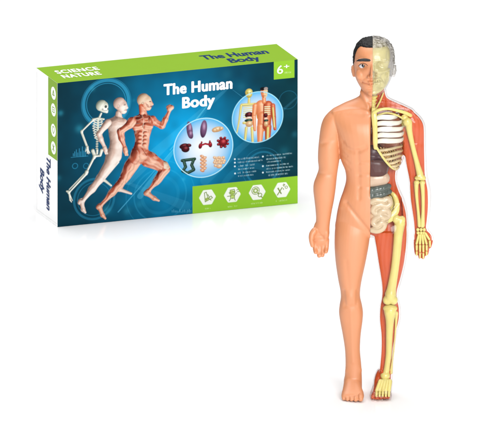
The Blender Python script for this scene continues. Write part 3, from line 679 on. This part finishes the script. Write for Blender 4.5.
figure(2, [((107.8, 122.8), (105.4, 125.6), 3.7, 3.4), ((105.4, 125.6), (99, 133.6), 3.1, 2.4), ((98.8, 134), (100.6, 139), 2.6, 2.4), ((100.6, 139), (104.4, 146.8), 2.3, 1.4), ((104.6, 148), (105.6, 150), 1.8, 1.7), ((105.4, 150), (107.2, 153.6), 1.0, .7), ((104.6, 150), (105.4, 153.8), .9, .6)], [PLR], join=1.4, relief=.10, stria=.05)
figure(2, [((119.2, 103.4), (121, 105), 6.0, 5.6), ((121.6, 107), (122.6, 110.4), 4.7, 3.3), ((124.6, 111.4), (124.2, 112), 1.9, 1.6), ((126, 106.6), (127, 107.8), 1.2, 1.0)], [PLR], join=1.4)
put(disc(*A(124.6, 104.9), 1.25, .65) * .8, (120, 88, 80), 2); put(seg(A(123.6, 103.4), A(126.4, 103.6), .3)[0] * .5, (150, 115, 100), 2); put(seg(A(124, 110.3), A(126.8, 110.1), .25)[0] * .8, (150, 90, 85), 2); put(ring(*A(118.2, 106.2), 1.3, .5) * .5, (165, 125, 110), 2)
put(disc(*A(113.2, 128.6), 3.8, 3.0) * .14, (255, 250, 240), 2); put(disc(*A(121, 128.2), 3.4, 2.8) * .14, (255, 250, 240), 2)
MUR = [((84, 22, 14), (206, 104, 74), (255, 206, 178)), ((120, 92, 70), (222, 190, 160), (255, 242, 224)), ((110, 52, 38), (222, 152, 122), (255, 218, 192))]
figure(3, [((135, 160), (124, 179), 7.2, 4.2), ((130.5, 166), (126, 175), 6.6, 5.2), ((122, 181), (120, 184.5), 3.8, 3.7), ((119, 185), (112, 192.5), 3.9, 3.6), ((112, 192.5), (101, 205), 3.2, 1.5, 0), ((99, 206), (98, 207), 2.0, 2.0, 2), ((99.4, 207), (102.4, 215), 2.1, 1.5, 2), ((102.4, 215), (105.2, 218.4), 1.5, 1.0, 2)], MUR, join=2.0, relief=.22, stria=.3)
figure(3, [((140, 155), (150, 159), 7.2, 6.4), ((150, 159), (163, 166), 6.3, 4.2), ((146, 162.5), (160, 168), 4.0, 3.0), ((164.2, 165), (166, 168.2), 3.4, 3.3, 1), ((165.6, 170), (158, 179), 3.9, 3.7), ((162, 172), (156, 182), 3.6, 3.2), ((158, 179), (149, 190), 3.2, 1.6), ((147.4, 191.6), (145.6, 193), 2.2, 2.1, 2), ((147, 193.4), (154, 198.4), 2.3, 1.6, 2), ((154, 198.4), (158.6, 200.6), 1.6, 1.0, 2),
  ((142.5, 124), (142.5, 131), 8.8, 8.0), ((142.5, 131), (142, 142), 7.8, 6.5), ((142, 142), (139.6, 154), 6.4, 8.0), ((137.6, 153), (136, 158), 6.6, 6.4), ((138.6, 126), (140, 126.6), 5.4, 5.0), ((147.2, 125.6), (148, 126.4), 4.8, 4.4),
  ((135.6, 119.6), (142, 118), 3.6, 3.4), ((142, 118), (150.5, 119.4), 3.4, 3.4), ((143, 112), (143, 119), 3.4, 4.2)], MUR, join=2.0, relief=.22, stria=.3)
put(seg(A(141.6, 148), A(146.4, 155.6), .3)[0] * .7, (96, 28, 20), 3)
for i in range(4):
    for x, a_ in ((140.0, 1), (145.0, 1)): figure(3, [((x - i * .28 - .5, 133.0 + i * 3.9), (x - i * .28 + .5, 133.0 + i * 3.9), 1.75, 1.75)], MUR, join=.6)
figure(3, [((135.6, 127.2), (141, 126.2), 3.5, 3.4), ], MUR, join=1.0, relief=.2, stria=.25); figure(3, [((145.6, 126), (150, 126.4), 3.4, 3.0)], MUR, join=1.0, relief=.2, stria=.25)
put(seg(A(143.4, 120), A(141.8, 147), .3)[0] * .8, (240, 208, 184), 3)
figure(3, [((131.6, 121.6), (130, 124), 4.6, 4.2), ((129.6, 124.6), (121, 131), 3.7, 3.0), ((120.2, 131.4), (121.4, 138), 3.4, 2.9), ((121.4, 138), (124.4, 147), 2.7, 1.5), ((124.8, 148.6), (125.6, 151), 2.0, 1.9, 2), ((125.4, 151), (127.4, 155), 1.1, .8, 2), ((124.6, 151), (125.4, 155), 1.0, .7, 2)], MUR, join=1.6, relief=.2, stria=.3)
figure(3, [((152, 119.6), (153.4, 121.4), 4.0, 3.6), ((154, 121.6), (161.4, 126), 3.2, 2.8), ((162.2, 125.8), (165, 119.6), 3.0, 2.7), ((165, 119.6), (168.8, 112), 2.5, 1.5), ((169.4, 108.8), (171.4, 107.6), 2.7, 2.3, 2), ((167.6, 107), (169.4, 106), 1.5, 1.4, 2)], MUR, join=1.4, relief=.2, stria=.3)
figure(3, [((143, 99.6), (145.2, 101), 6.2, 5.9, 1), ((146, 103), (147, 106.6), 5.0, 3.8, 2), ((149, 107.8), (148.8, 108.4), 2.0, 1.8, 2), ((151, 102.6), (152.2, 104.4), 1.1, 1.1, 2), ((141.4, 106), (142, 112), 2.8, 3.0, 0)], MUR, join=1.3)
put(disc(*A(150, 101.6), 1.1, .6) * .8, (84, 34, 28), 3); put(seg(A(150, 106.9), A(152.2, 106.6), .3)[0], (120, 46, 38), 3); put(ring(*A(142.6, 103.4), 1.1, .6) * .45, (140, 80, 60), 3)
for k in range(6): put(seg(A(145.4 + k * .5, 103.2 + k * .3), A(147 + k * .5, 107 + k * .2), .25)[0] * .45, (150, 60, 48), 3)

# organ inset
def inset(c, R, pid):
    q = A(*c); r = np.hypot(PX - q[0], PY - q[1]); k = np.clip(r / R, 0, 1)[..., None]
    put(disc(q[0], q[1], R), lin((250, 253, 255)) * (1 - k ** 1.7) + lin((60, 178, 236)) * k ** 1.7, pid)
    return q
qc = (203.1, 147.8)
q = inset(qc, 29.6, 4)
def og(c, rx, ry, rot, lo, mi, hi, alpha=1):
    p = A(*c); m = disc(p[0], p[1], rx, ry, rot); u = (PX - p[0]) / rx; w = (PY - p[1]) / ry
    k = np.clip(1 - np.hypot(u - .15, w + .3) * .8, 0, 1)[..., None]; k2 = np.clip((k - .6) / .4, 0, 1)
    col = (lin(lo) * (1 - k) + lin(mi) * k) * (1 - k2) + lin(hi) * k2; put(m * alpha, col)
MV = ((70, 40, 72), (150, 108, 148), (200, 165, 195)); RD = ((70, 8, 18), (165, 30, 45), (225, 90, 95)); BG = ((190, 140, 95), (235, 200, 150), (252, 235, 205)); MR = ((35, 8, 14), (95, 22, 32), (160, 70, 75)); GR = ((12, 38, 30), (45, 85, 70), (105, 140, 120))
og((189.4, 130), 3.0, 8.6, -.12, *MV); og((190.2, 134.5), 2.6, 4.6, -.3, *MV); og((203.4, 129), 3.4, 8.8, .1, *MV)
og((217, 129.4), 5.4, 2.7, -.1, *BG); og((214.4, 130.4), 2.6, 2.0, 0, *BG); og((221, 128.6), 2.2, 1.9, 0, *BG)
og((183.8, 146.3), 4.6, 2.8, -.1, *MR); og((185.2, 149), 4.2, 3.4, .3, *MR); og((188.6, 145.4), 2.6, 1.8, .2, *MR)
og((200.2, 146), 1.9, 2.9, .2, *RD); og((210, 144.6), 1.9, 2.9, -.2, *RD); put(seg(A(200.5, 145.6), A(205, 143.8), .9)[0], (165, 30, 45)); put(seg(A(205, 143.8), A(210, 144.8), .9)[0], (165, 30, 45)); og((201.4, 142.6), .9, 1.3, 0, *RD); og((209.6, 141.6), .9, 1.3, 0, *RD)
og((222.6, 142.6), 4.6, 4.4, .3, *RD)
for a in range(8): og((222.6 + 5.0 * math.cos(a * .8 + .3), 142.4 + 4.7 * math.sin(a * .8 + .3)), 1.5 , 1.4, 0, *RD)
for p0, p1 in (((182, 160.6), (194.4, 159)), ((183.6, 161), (185.4, 167)), ((185.4, 167), (182.6, 171)), ((193.4, 160), (191.4, 165)), ((191.4, 165), (193.6, 169.6)), ((182.6, 171), (187, 173.2)), ((187, 173.2), (193.4, 170))):
    put(seg(A(*p0), A(*p1), 1.55)[0], (18, 48, 40)); put(seg(A(p0[0] - .1, p0[1] - .4), A(p1[0] - .1, p1[1] - .4), .7)[0] * .7, (80, 118, 100))
for i in range(9): og((202.6 + (i % 2) * 2.2 - .6, 156.5 + i * 1.75), 2.5, 1.5, .5 * (-1) ** i, (200, 120, 80), (244, 195, 150), (255, 228, 200))
for i in range(16): og((214.4 + (i % 5) * 2.2 + (.8 if i // 5 % 2 else 0), 157.6 + (i // 5) * 2.5 + (.6 if i % 2 else 0)), 1.75, 1.45, .4, (205, 150, 110), (246, 212, 170), (255, 238, 212))
og((219, 166.4), 3, 2, 0, (205, 150, 110), (246, 212, 170), (255, 238, 212))
put(ring(q[0], q[1], 29.4, .9), (190, 240, 255), 4)
# doll inset
q = inset((257.3, 117.2), 25.5, 5); clipc = disc(q[0], q[1], 25.3)
def dd(p0, p1, r0, r1, lo, mi, hi, clip=True):
    m, s, t, nx, ny = seg(A(*p0), A(*p1), r0, r1); k = np.clip(1 - np.hypot(nx - .2, ny + .2) * .8, 0, 1)[..., None]
    k2 = np.clip((k - .6) / .4, 0, 1); c = (lin(lo) * (1 - k) + lin(mi) * k) * (1 - k2) + lin(hi) * k2
    put(m * (clipc if clip else 1), c, 5)
YB = ((175, 150, 60), (238, 225, 130), (252, 248, 190)); SKN = ((205, 105, 60), (250, 170, 120), (255, 215, 180)); REDM = ((150, 50, 30), (222, 110, 70), (245, 165, 125))
dd((248.6, 92.4), (248.8, 94.8), 3.7, 3.2, *YB, clip=False); put(disc(*A(247.4, 93), .7, .8), (170, 150, 70)); put(disc(*A(250, 93), .7, .8), (170, 150, 70)); put(seg(A(247.6, 97.3), A(249.8, 97.2), .3)[0], (160, 140, 70))
dd((248.8, 98.6), (248.6, 104), 1.2, 1.4, *YB); dd((241.5, 105), (256, 104), 1.3, 1.3, *YB)
dd((241, 105.5), (239, 120), 1.3, .9, *YB); dd((239, 120), (236.6, 133), .9, .7, *YB); dd((256, 104.6), (257.4, 118), 1.2, .9, *YB)
for i in range(6): dd((243.4, 107 + i * 2.1), (253.8, 106.4 + i * 2.1), .5, .5, (200, 175, 90), (240, 228, 150), (250, 245, 200))
dd((246, 128), (244.8, 140), 1.4, 1.2, *YB); dd((251.6, 128), (252.4, 142), 1.4, 1.2, *YB); dd((243.4, 123), (253.6, 122.6), 1.3, 1.3, *YB)
og((248.6, 115), 4.0, 3.0, 0, *MR); og((248.6, 118), 3.4, 1.3, 0, (225, 185, 160), (250, 225, 205), (255, 245, 235)); og((248.4, 120.4), 4.2, 1.6, 0, *GR); og((249, 124), 3.8, 3.0, 0, *BG)
dd((260.4, 105.4), (262, 116), 5.2, 5.2, *SKN); dd((262.2, 116), (261.8, 127), 4.6, 5.0, *SKN); dd((260.2, 127), (259.6, 141), 3.6, 2.6, *SKN)
dd((267.6, 105.4), (266.4, 126), 4.6, 4.2, *REDM); dd((267.8, 127), (267.4, 141), 3.4, 2.6, *REDM); dd((267.6, 128), (267.2, 141), 1.2, 1.2, *YB)
dd((254.8, 106), (253.6, 117), 2.6, 2.0, *SKN); dd((253.6, 117), (254.6, 130), 2.0, 1.3, *SKN); dd((272.4, 106), (273.6, 118), 2.6, 2.2, *REDM); dd((273.6, 118), (274.6, 129), 2.1, 1.5, *REDM); dd((272.6, 108), (274, 127), .8, .8, *YB)
for i in range(5): dd((264.4, 107 + i * 1.9), (269.6, 106.6 + i * 1.9), .6, .6, (200, 175, 110), (246, 240, 200), (255, 252, 235))
og((265.4, 115.4), 2.0, 2.2, 0, *MR); og((265.6, 118.6), 1.9, 1.0, 0, (225, 185, 160), (250, 225, 205), (255, 245, 235)); og((265.8, 120.6), 2.4, 1.2, 0, *GR); og((265.8, 124), 2.2, 2.6, 0, *BG)
dd((263.6, 98), (263.8, 102), 1.9, 2.1, *SKN); dd((263.8, 91.6), (264, 95), 3.6, 3.0, *SKN, clip=False)
put(poly([A(264, 86), A(268.4, 86), A(268.4, 98), A(264, 98)]) * (seg(A(263.8, 91.6), A(264, 95), 3.6, 3.0)[0]), (228, 205, 165)); put(disc(*A(262.4, 88.9), 2.6, 1.7), (20, 18, 20), 5); put(disc(*A(265.6, 88.7), 2.0, 1.5), (165, 150, 145), 5)
put(disc(*A(262.2, 92.4), .6, .5), (40, 20, 20)); put(disc(*A(265.6, 92.6), .8, .6), (160, 140, 80)); put(seg(A(262.4, 96), A(265.2, 96), .25)[0], (150, 70, 50))
put(ring(q[0], q[1], 25.3, .8) * (PY > A(0, 95)[1] + 19), (170, 232, 252), 5)
rs = ring(q[0], q[1], 25.3, .8) * (ids == 5); put(rs * np.where(abs(PX - A(257, 0)[0]) > 10, 1, 0), (170, 232, 252), 5)

# fine print: only a texture of tiny strokes, as unreadable as in the photograph
def fine(x, y, w, h, col, a, seed):
    r = random.Random(seed); X0, Y0 = A(x, y); u = X0
    while u < X0 + w:
        cw = h * r.uniform(.38, .6)
        if r.random() < .14: u += cw; continue
        m = np.zeros(PX.shape)
        sub = (slice(max(0, int((Y0 - 1) * G * SS)), int((Y0 + h + 1) * G * SS)), slice(max(0, int((u - 1) * G * SS)), int((u + cw + 1) * G * SS)))
        xx, yy = PX[sub], PY[sub]
        up = Y0 + (0 if r.random() < .3 else h * .28)
        mm = ((abs(xx - u - cw * .15) < h * .07) & (yy > up) & (yy < Y0 + h))
        if r.random() < .6: mm |= ((abs(xx - u - cw * .72) < h * .07) & (yy > Y0 + h * .28) & (yy < Y0 + h))
        if r.random() < .6: mm |= ((abs(yy - Y0 - h * .33) < h * .07) & (xx > u) & (xx < u + cw * .8))
        if r.random() < .5: mm |= ((abs(yy - Y0 - h * .93) < h * .07) & (xx > u) & (xx < u + cw * .8))
        mm = mm * .75; img[sub] = img[sub] * (1 - mm[..., None] * a) + lin(col) * mm[..., None] * a
        u += cw
rowsL = [(237.5, 158.2, 21), (237.5, 161.6, 24), (237.5, 165.2, 17), (238, 168.4, 16), (237.5, 172, 18), (238, 175.2, 15)]
rowsR = [(266, 154.8, 25), (266, 158.2, 19), (266, 161.2, 14), (266, 164.8, 22), (266, 168, 26), (266, 171.2, 24), (267, 174.4, 20)]
for i, (x, y, w) in enumerate(rowsL + rowsR): fine(x, y, w, 1.75, (190, 228, 236), .75, i + 40)
for x, y in ((234.6, 159.2), (234.6, 162.7), (234.6, 166.4), (234.8, 173.5), (262.6, 156.6), (262.6, 166.2), (262.6, 172.6)): put(disc(*A(x, y), .85), (225, 245, 250))
# green band with the four hexagons, and the age tag
gy = 116.6; wv = vnoise(30, 9)
put(((PX > 134.8) & (PY > gy)).astype(float), lin((150, 205, 52)) * np.ones(PX.shape + (1,)) * (.97 + .05 * wv[..., None]), 6)
put(((PX > 215.9) & (PX < 236.6) & (PY < 18.0)).astype(float), lin((152, 206, 54)) * np.ones(PX.shape + (1,)), 7)
fine(284.2, 72.0, 8, 1.7, (235, 250, 190), .9, 77)
GC = (140, 180, 60)
hexes = [(207.2, 197.2), (232, 195.3), (256.9, 192.2), (281.6, 189.6)]
for hi_, c in enumerate(hexes):
    q = A(*c); q = (q[0], 128.9); R = 8.3
    k = np.zeros(PX.shape)
    for a in range(6):
        an = math.radians(30 + 60 * a); k = np.maximum(k, (PX - q[0]) * math.cos(an) + (PY - q[1]) * math.sin(an))
    m = np.clip((7.35 - k) * AA + .5, 0, 1) * disc(q[0], q[1], 8.25); put(m, (252, 254, 246), 10 + hi_)
    def ln(x0, y0, x1, y1, w=.38): put(seg((q[0] + x0, q[1] + y0), (q[0] + x1, q[1] + y1), w)[0], (128, 152, 62))
    def fl(cx_, cy_, r, col=(196, 222, 120)): put(disc(q[0] + cx_, q[1] + cy_, r), col)
    if hi_ == 0:
        fl(-.4, 2, 1.8)
        ln(-3, -4.6, -1.2, -5.2); ln(-3, -4.6, -2.2, 4.4); ln(-2.2, 4.4, 5, 1.0); ln(5, 1.0, 3.6, -.8); ln(3.6, -.8, -.4, 2.0); ln(-1.2, -5.2, .4, .6); ln(.4, .6, 3.6, 3.2); ln(-1.4, 1, -1.2, 3); ln(.4, -2.6, 2.2, .6)
    elif hi_ == 1:
        fl(-.2, -2.2, 2.4); fl(.4, 1.8, 1.8)
        ln(-3.2, -2.2, 2.6, -3.4); ln(-2, -4.8, 2, -5.2); ln(-2, -4.8, -2.4, -1); ln(2, -5.2, 2.6, -1.2); ln(-2.4, -1, 2.6, -1.2); ln(-1.6, .4, -1.8, 4); ln(-1.8, 4, -3, 5.8); ln(2.2, .2, 2.2, 4); ln(2.2, 4, 3, 5.8); ln(-1.6, .4, 2.2, .2); ln(-2, 1, -4.8, 1.2); ln(2.4, .6, 4.4, -1.6); ln(4.4, -4.2, 6, -5); ln(5.2, -2.8, 6.6, -2.6); ln(-.8, 3.6, 1.2, 3.6)
    elif hi_ == 2:
        for a in range(7): fl(-1.6 + 2.0 * math.cos(a * .9), -1.8 + 2.0 * math.sin(a * .9), .9, (150, 178, 80))
        put(ring(q[0] - 1.6, q[1] - 1.8, 3.7, .7), (128, 152, 62)); fl(-1.6, -1.8, .9, (240, 246, 220)); put(ring(q[0] + 2.8, q[1] + 3, 1.8, .8), (128, 152, 62)); ln(0.8, .8, 1.6, 1.8, .6); ln(3.6, 4.4, 5, 5.6, .5)
    else:
        ln(-3.8, -1.8, -.8, 3.6, .6); ln(.2, -2.2, -4.6, 4.8, .5); ln(-4.2, -1.6, -3.4, -2.2); ln(1.0, -4.6, 3, -4.9); ln(2, -5.8, 2, -3.2); put(ring(q[0] + 4.4, q[1] - 2.2, 1.2, .6), (128, 152, 62)); ln(1.4, -1.2, 1.6, -.2)
    w = (6, 9, 12, 12)[hi_]; fine(c[0] - w / 2, c[1] + 10.6, w, 1.6, (235, 250, 190), .8, 90 + hi_)

img = np.clip(img, 0, 1) * PRINT if 'PRINT' in globals() else np.clip(img, 0, 1) * .86
small = img.reshape(GH, SS, GW, SS, 3).mean((1, 3)); sid = ids.reshape(GH, SS, GW, SS)[:, 0, :, 0]

def printed(name):
    m, nt, N, L, b = new_mat(name); a = N.new('ShaderNodeAttribute'); a.attribute_name = 'ink'; L.new(a.outputs['Color'], b.inputs['Base Color'])
    b.inputs['Roughness'].default_value = .45; b.inputs['Specular IOR Level'].default_value = .07
    return m
PM = printed('front_print_ink')
def front(X, Y, e=.12): return (X * W / WPX, -e, Hh * (1 - Y / HPX))
jj, ii = np.meshgrid(np.arange(GH), np.arange(GW), indexing='ij')
GX = .2 + ii / (GW - 1) * (WPX - .4); GY = .2 + jj / (GH - 1) * (HPX - .4)
allv = np.stack([GX * W / WPX, np.full(GX.shape, -.12), Hh * (1 - GY / HPX)], -1).reshape(-1, 3)
cols = small.reshape(-1, 3); fid = sid[:-1, :-1]
names = {0: ('front_print', 'dark teal to bright blue printed front with rings and light beams'), 1: ('printed_runner', 'white running skeleton printed at the left'), 2: ('printed_runner', 'pale running body printed in the middle'),
         3: ('printed_runner', 'red muscled running man printed in front'), 4: ('printed_inset', 'round inset showing nine organs'), 5: ('printed_inset', 'round inset showing two anatomy dolls'),
         6: ('green_band', None), 7: ('age_tag', 'green tag reading 6+'), 10: ('icon_badge', 'white hexagon with set square and pencil'), 11: ('icon_badge', 'white hexagon with robot'), 12: ('icon_badge', 'white hexagon with gears'), 13: ('icon_badge', 'white hexagon with letter x and signs')}
tag_obj = None; objs = {}
for k in (0, 1, 2, 3, 4, 5, 6, 7, 10, 11, 12, 13):
    sel = np.argwhere(fid == k)
    if not len(sel): continue
    a = sel[:, 0] * GW + sel[:, 1]; F4 = np.stack([a, a + GW, a + GW + 1, a + 1], 1)
    used, inv = np.unique(F4, return_inverse=True); F4 = inv.reshape(-1, 4)
    me = bpy.data.meshes.new(names[k][0]); me.vertices.add(len(used)); me.vertices.foreach_set('co', (allv[used] * MM).ravel())
    me.loops.add(F4.size); me.loops.foreach_set('vertex_index', F4.ravel().astype(np.int32)); me.polygons.add(len(F4)); me.polygons.foreach_set('loop_start', np.arange(0, F4.size, 4, dtype=np.int32))
    me.update(calc_edges=True); me.validate()
    at = me.attributes.new('ink', 'FLOAT_COLOR', 'POINT'); at.data.foreach_set('color', np.concatenate([cols[used], np.ones((len(used), 1))], 1).ravel().astype(np.float32))
    me.materials.append(PM); o = bpy.data.objects.new(names[k][0], me); COL.objects.link(o)
    o.parent = objs[6] if k >= 10 else box
    if names[k][1]: o['label'] = names[k][1]
    objs[k] = o

# ---------- lettering
def text_pts(s, offset=.0, shear=0.0, spacing=1.0):
    cu = bpy.data.curves.new('t', 'FONT'); cu.body = s; cu.size = 1; cu.offset = offset; cu.shear = shear; cu.space_character = spacing; cu.resolution_u = 6; cu.fill_mode = 'FRONT'
    o = bpy.data.objects.new('t', cu); COL.objects.link(o); dg = bpy.context.evaluated_depsgraph_get(); dg.update()
    m = bpy.data.meshes.new_from_object(o.evaluated_get(dg)); v = np.array([p.co[:] for p in m.vertices]); f = [tuple(p.vertices) for p in m.polygons]
    bpy.data.objects.remove(o); bpy.data.curves.remove(cu); bpy.data.meshes.remove(m)
    return v, f
CAPH = .729
def letter(name, s, mapf, x0, x1, base, cap, mat, parent, off=.018, shear=0, label=None, spacing=1.0, bold=.03):
    """flat lettering; strokes made heavier with shifted copies, each a hair in front of the last"""
    v, f = text_pts(s, 0, shear, spacing); lo, hi = v[:, 0].min(), v[:, 0].max(); S = Soup()
    for k, (dx, dy) in enumerate([(0, 0)] + [(math.cos(q * math.pi / 8), .7 * math.sin(q * math.pi / 8)) for q in range(16)] if bold else ((0, 0),)):
        u = (v[:, 0] + dx * bold - lo) / (hi - lo) * (x1 - x0) + x0; w = base + (v[:, 1] + dy * bold) / CAPH * cap
        S.add([mapf(a, b, k * .003) for a, b in zip(u, w)], f)
    o = mesh_obj(name, S.v, S.f, mat, parent, smooth=False)
    if label: o['label'] = label
    return o
ff = lambda X, up, e=0: front(X, -up, .25 + e)
letter('title_lettering', 'The Human', ff, 106.6, 174.2, -22.4, 11.0, M['white_ink'], box, spacing=1.06, bold=.05, label='white bold words The Human')
letter('title_lettering', 'Body', ff, 125.2, 156.6, -37.3, 11.0, M['white_ink'], box, spacing=1.06, bold=.05, label='white bold word Body')
letter('age_lettering', '6', ff, 219.6, 225.3, -12.6, 8.6, M['white_ink'], objs[7], bold=.012)
letter('age_lettering', '+', ff, 226.4, 231.6, -8.4, 5.0, M['white_ink'], objs[7], bold=.012)
ft = lambda a, b, e=0: (a * W, b * D, Hh + .15 + e)
letter('top_lettering', 'SCIENCE', ft, .048, .222, .52, .20, M['white_ink'], box, spacing=1.12, bold=.035, label='white words Science Nature on the green top')
letter('top_lettering', 'NATURE', ft, .050, .205, .235, .20, M['white_ink'], box, spacing=1.12, bold=.035, label='white words Science Nature on the green top')
letter('top_lettering', 'The Human', ft, .655, .925, .50, .26, M['navy_ink'], box, bold=.036, label='navy words The Human on the green top')
letter('top_lettering', 'Body', ft, .740, .862, .17, .26, M['navy_ink'], box, bold=.036, label='navy word Body on the green top')
# end panel: clockwise turned text; a runs down (px), b towards the front edge
def fs(a, b): return (-.25, b, Hh - a * Hh / HPX)
def side_map(a, b, e=0): # a: px down from the top, b: fraction of the depth from the back edge to the front
    return (-.25 - e, (1 - b) * D, Hh - a * Hh / HPX)
# letters' tops point to the front edge
letter('end_lettering', 'The Human', side_map, 81.5, 133.5, .50, .185, M['navy_ink'], box, bold=.036, shear=.25, label='navy words The Human reading downwards')
letter('end_lettering', 'Body', side_map, 97, 121, .20, .185, M['navy_ink'], box, bold=.036, shear=.25, label='navy word Body reading downwards')
S_ = Soup(); S_.add([(-.12, .5, Hh - .3), (-.12, 26.6, Hh - .3), (-.12, 26.6, Hh - 78 * 1.038), (-.12, .5, Hh - 78 * 1.038)], [(0, 1, 2, 3)])
gs = mesh_obj('green_strip', S_.v, S_.f, M['green_print'], box, smooth=False)
for i, Y in enumerate((13.0, 29.6, 50.0, 67.6)):
    c = ((-.2), 11.2, Hh - Y * 1.038); v = [c] + [(c[0], c[1] + 7.0 * math.cos(a), c[2] + 6.6 * math.sin(a)) for a in np.linspace(0, 2 * math.pi, 36, endpoint=False)]
    o = mesh_obj('round_badge', v, [(0, 1 + k, 1 + (k + 1) % 36) for k in range(36)], M['white_ink'], gs, smooth=False)
    S_ = Soup()
    def bar(y0, z0, y1, z1, w=.45):
        dy, dz = y1 - y0, z1 - z0; l = math.hypot(dy, dz); ny, nz = -dz / l * w, dy / l * w
        S_.add([(-.3, c[1] + y0 + ny, c[2] + z0 + nz), (-.3, c[1] + y1 + ny, c[2] + z1 + nz), (-.3, c[1] + y1 - ny, c[2] + z1 - nz), (-.3, c[1] + y0 - ny, c[2] + z0 - nz)], [(0, 1, 2, 3)])
    shapes = (((-3, -2, 0, 3.4), (0, 3.4, 3, -2), (3, -2, -3, -2), (0, 3.4, 0, -2)), ((-3, 2.6, 3, 2.6), (-3, 2.6, -3, -2.4), (3, 2.6, 3, -2.4), (-3, -2.4, 3, -2.4), (-1.4, 0, 1.4, 0)),
              ((-2, 3.6, 2, 3.6), (2, 3.6, 3, 0), (3, 0, 0, -3.6), (0, -3.6, -3, 0), (-3, 0, -2, 3.6)), ((-3, -3, 3, 3), (-3, 3, 3, -3), (0, 4, 0, -4)))[i]
    for s4 in shapes: bar(*s4)
    mesh_obj('badge_icon', S_.v, S_.f, M['green_print'], o, smooth=False) if False else mesh_obj('icon_mark', S_.v, S_.f, M['green_print'], gs, smooth=False)
# tuck flap seam on the end panel
S_ = Soup(); t_ = .22
for (y0, z0, y1, z1) in ((1.2, 3, 59.9, 3), (59.4, 3, 59.4, 146)):
    S_.add([(-.08, y0, z0), (-.08, y1 + (t_ if y0 == y1 else 0), z0), (-.08, y1 + (t_ if y0 == y1 else 0), z1 + (t_ if z0 == z1 else 0)), (-.08, y0, z1 + (t_ if z0 == z1 else 0))], [(0, 1, 2, 3)])
mesh_obj('flap_seam', S_.v, S_.f, card('seam_grey', (.55, .56, .55)), box, smooth=False)

# ================================================================== the white table
bpy.ops.mesh.primitive_plane_add(size=14, location=(0, 0, 0)); fl_ = bpy.context.object; fl_.name = 'floor'; fl_['kind'] = 'structure'
m, nt, N, L, b = new_mat('white_gloss_table')
nz = N.new('ShaderNodeTexNoise'); nz.inputs['Scale'].default_value = 3; tc = N.new('ShaderNodeTexCoord'); L.new(tc.outputs['Object'], nz.inputs['Vector'])
mx = N.new('ShaderNodeMix'); mx.data_type = 'RGBA'; mx.inputs['A'].default_value = (.90, .90, .90, 1); mx.inputs['B'].default_value = (.93, .93, .93, 1); L.new(nz.outputs['Fac'], mx.inputs['Factor']); L.new(mx.outputs['Result'], b.inputs['Base Color'])
b.inputs['Roughness'].default_value = .16; b.inputs['Specular IOR Level'].default_value = .5
fl_.data.materials.append(m)

# ================================================================== lights
wd = bpy.data.worlds.new('World'); sc.world = wd; wd.use_nodes = True
bg = wd.node_tree.nodes['Background']; bg.inputs[0].default_value = (1, 1, 1, 1); bg.inputs[1].default_value = .18
def area(name, loc, target, size, power, col=(1, 1, 1)):
    l = bpy.data.lights.new(name, 'AREA'); l.shape = 'SQUARE'; l.size = size; l.energy = power; l.color = col
    o = bpy.data.objects.new(name, l); COL.objects.link(o); o.location = loc
    o.rotation_euler = (Vector(target) - Vector(loc)).to_track_quat('-Z', 'Y').to_euler(); o['kind'] = 'helper'; return o
area('overhead_softbox', (0, .9, 2.6), (0, .7, 0), 3.0, 114)
area('key_softbox', (.75, -2.2, 1.0), (.1, 0, .2), 1.0, 64)
sl = area('end_panel_fill', (-1.5, .25, .35), (-.2, .64, .07), .35, .3); sl.data.spread = math.radians(34)  # added fill lamp, narrow beam that brightens the carton's white end

# ================================================================== camera
cd = bpy.data.cameras.new('Camera'); cam = bpy.data.objects.new('Camera', cd); COL.objects.link(cam); sc.camera = cam
cd.type = 'ORTHO'; cd.ortho_scale = .481; cd.clip_start = .01; cd.clip_end = 100
cc = Vector((0, 0, (FLOORPY - 218) / CP * MM)); cam.location = cc - Vector((0, CP, -SP)) * 2.0
cam.rotation_euler = (math.pi / 2 - PIT, 0, 0)
sc.view_settings.view_transform = 'Standard'; sc.view_settings.look = 'None'; sc.view_settings.exposure = 0; sc.view_settings.gamma = 1
sc.cycles.transparent_max_bounces = 24; sc.cycles.max_bounces = 10
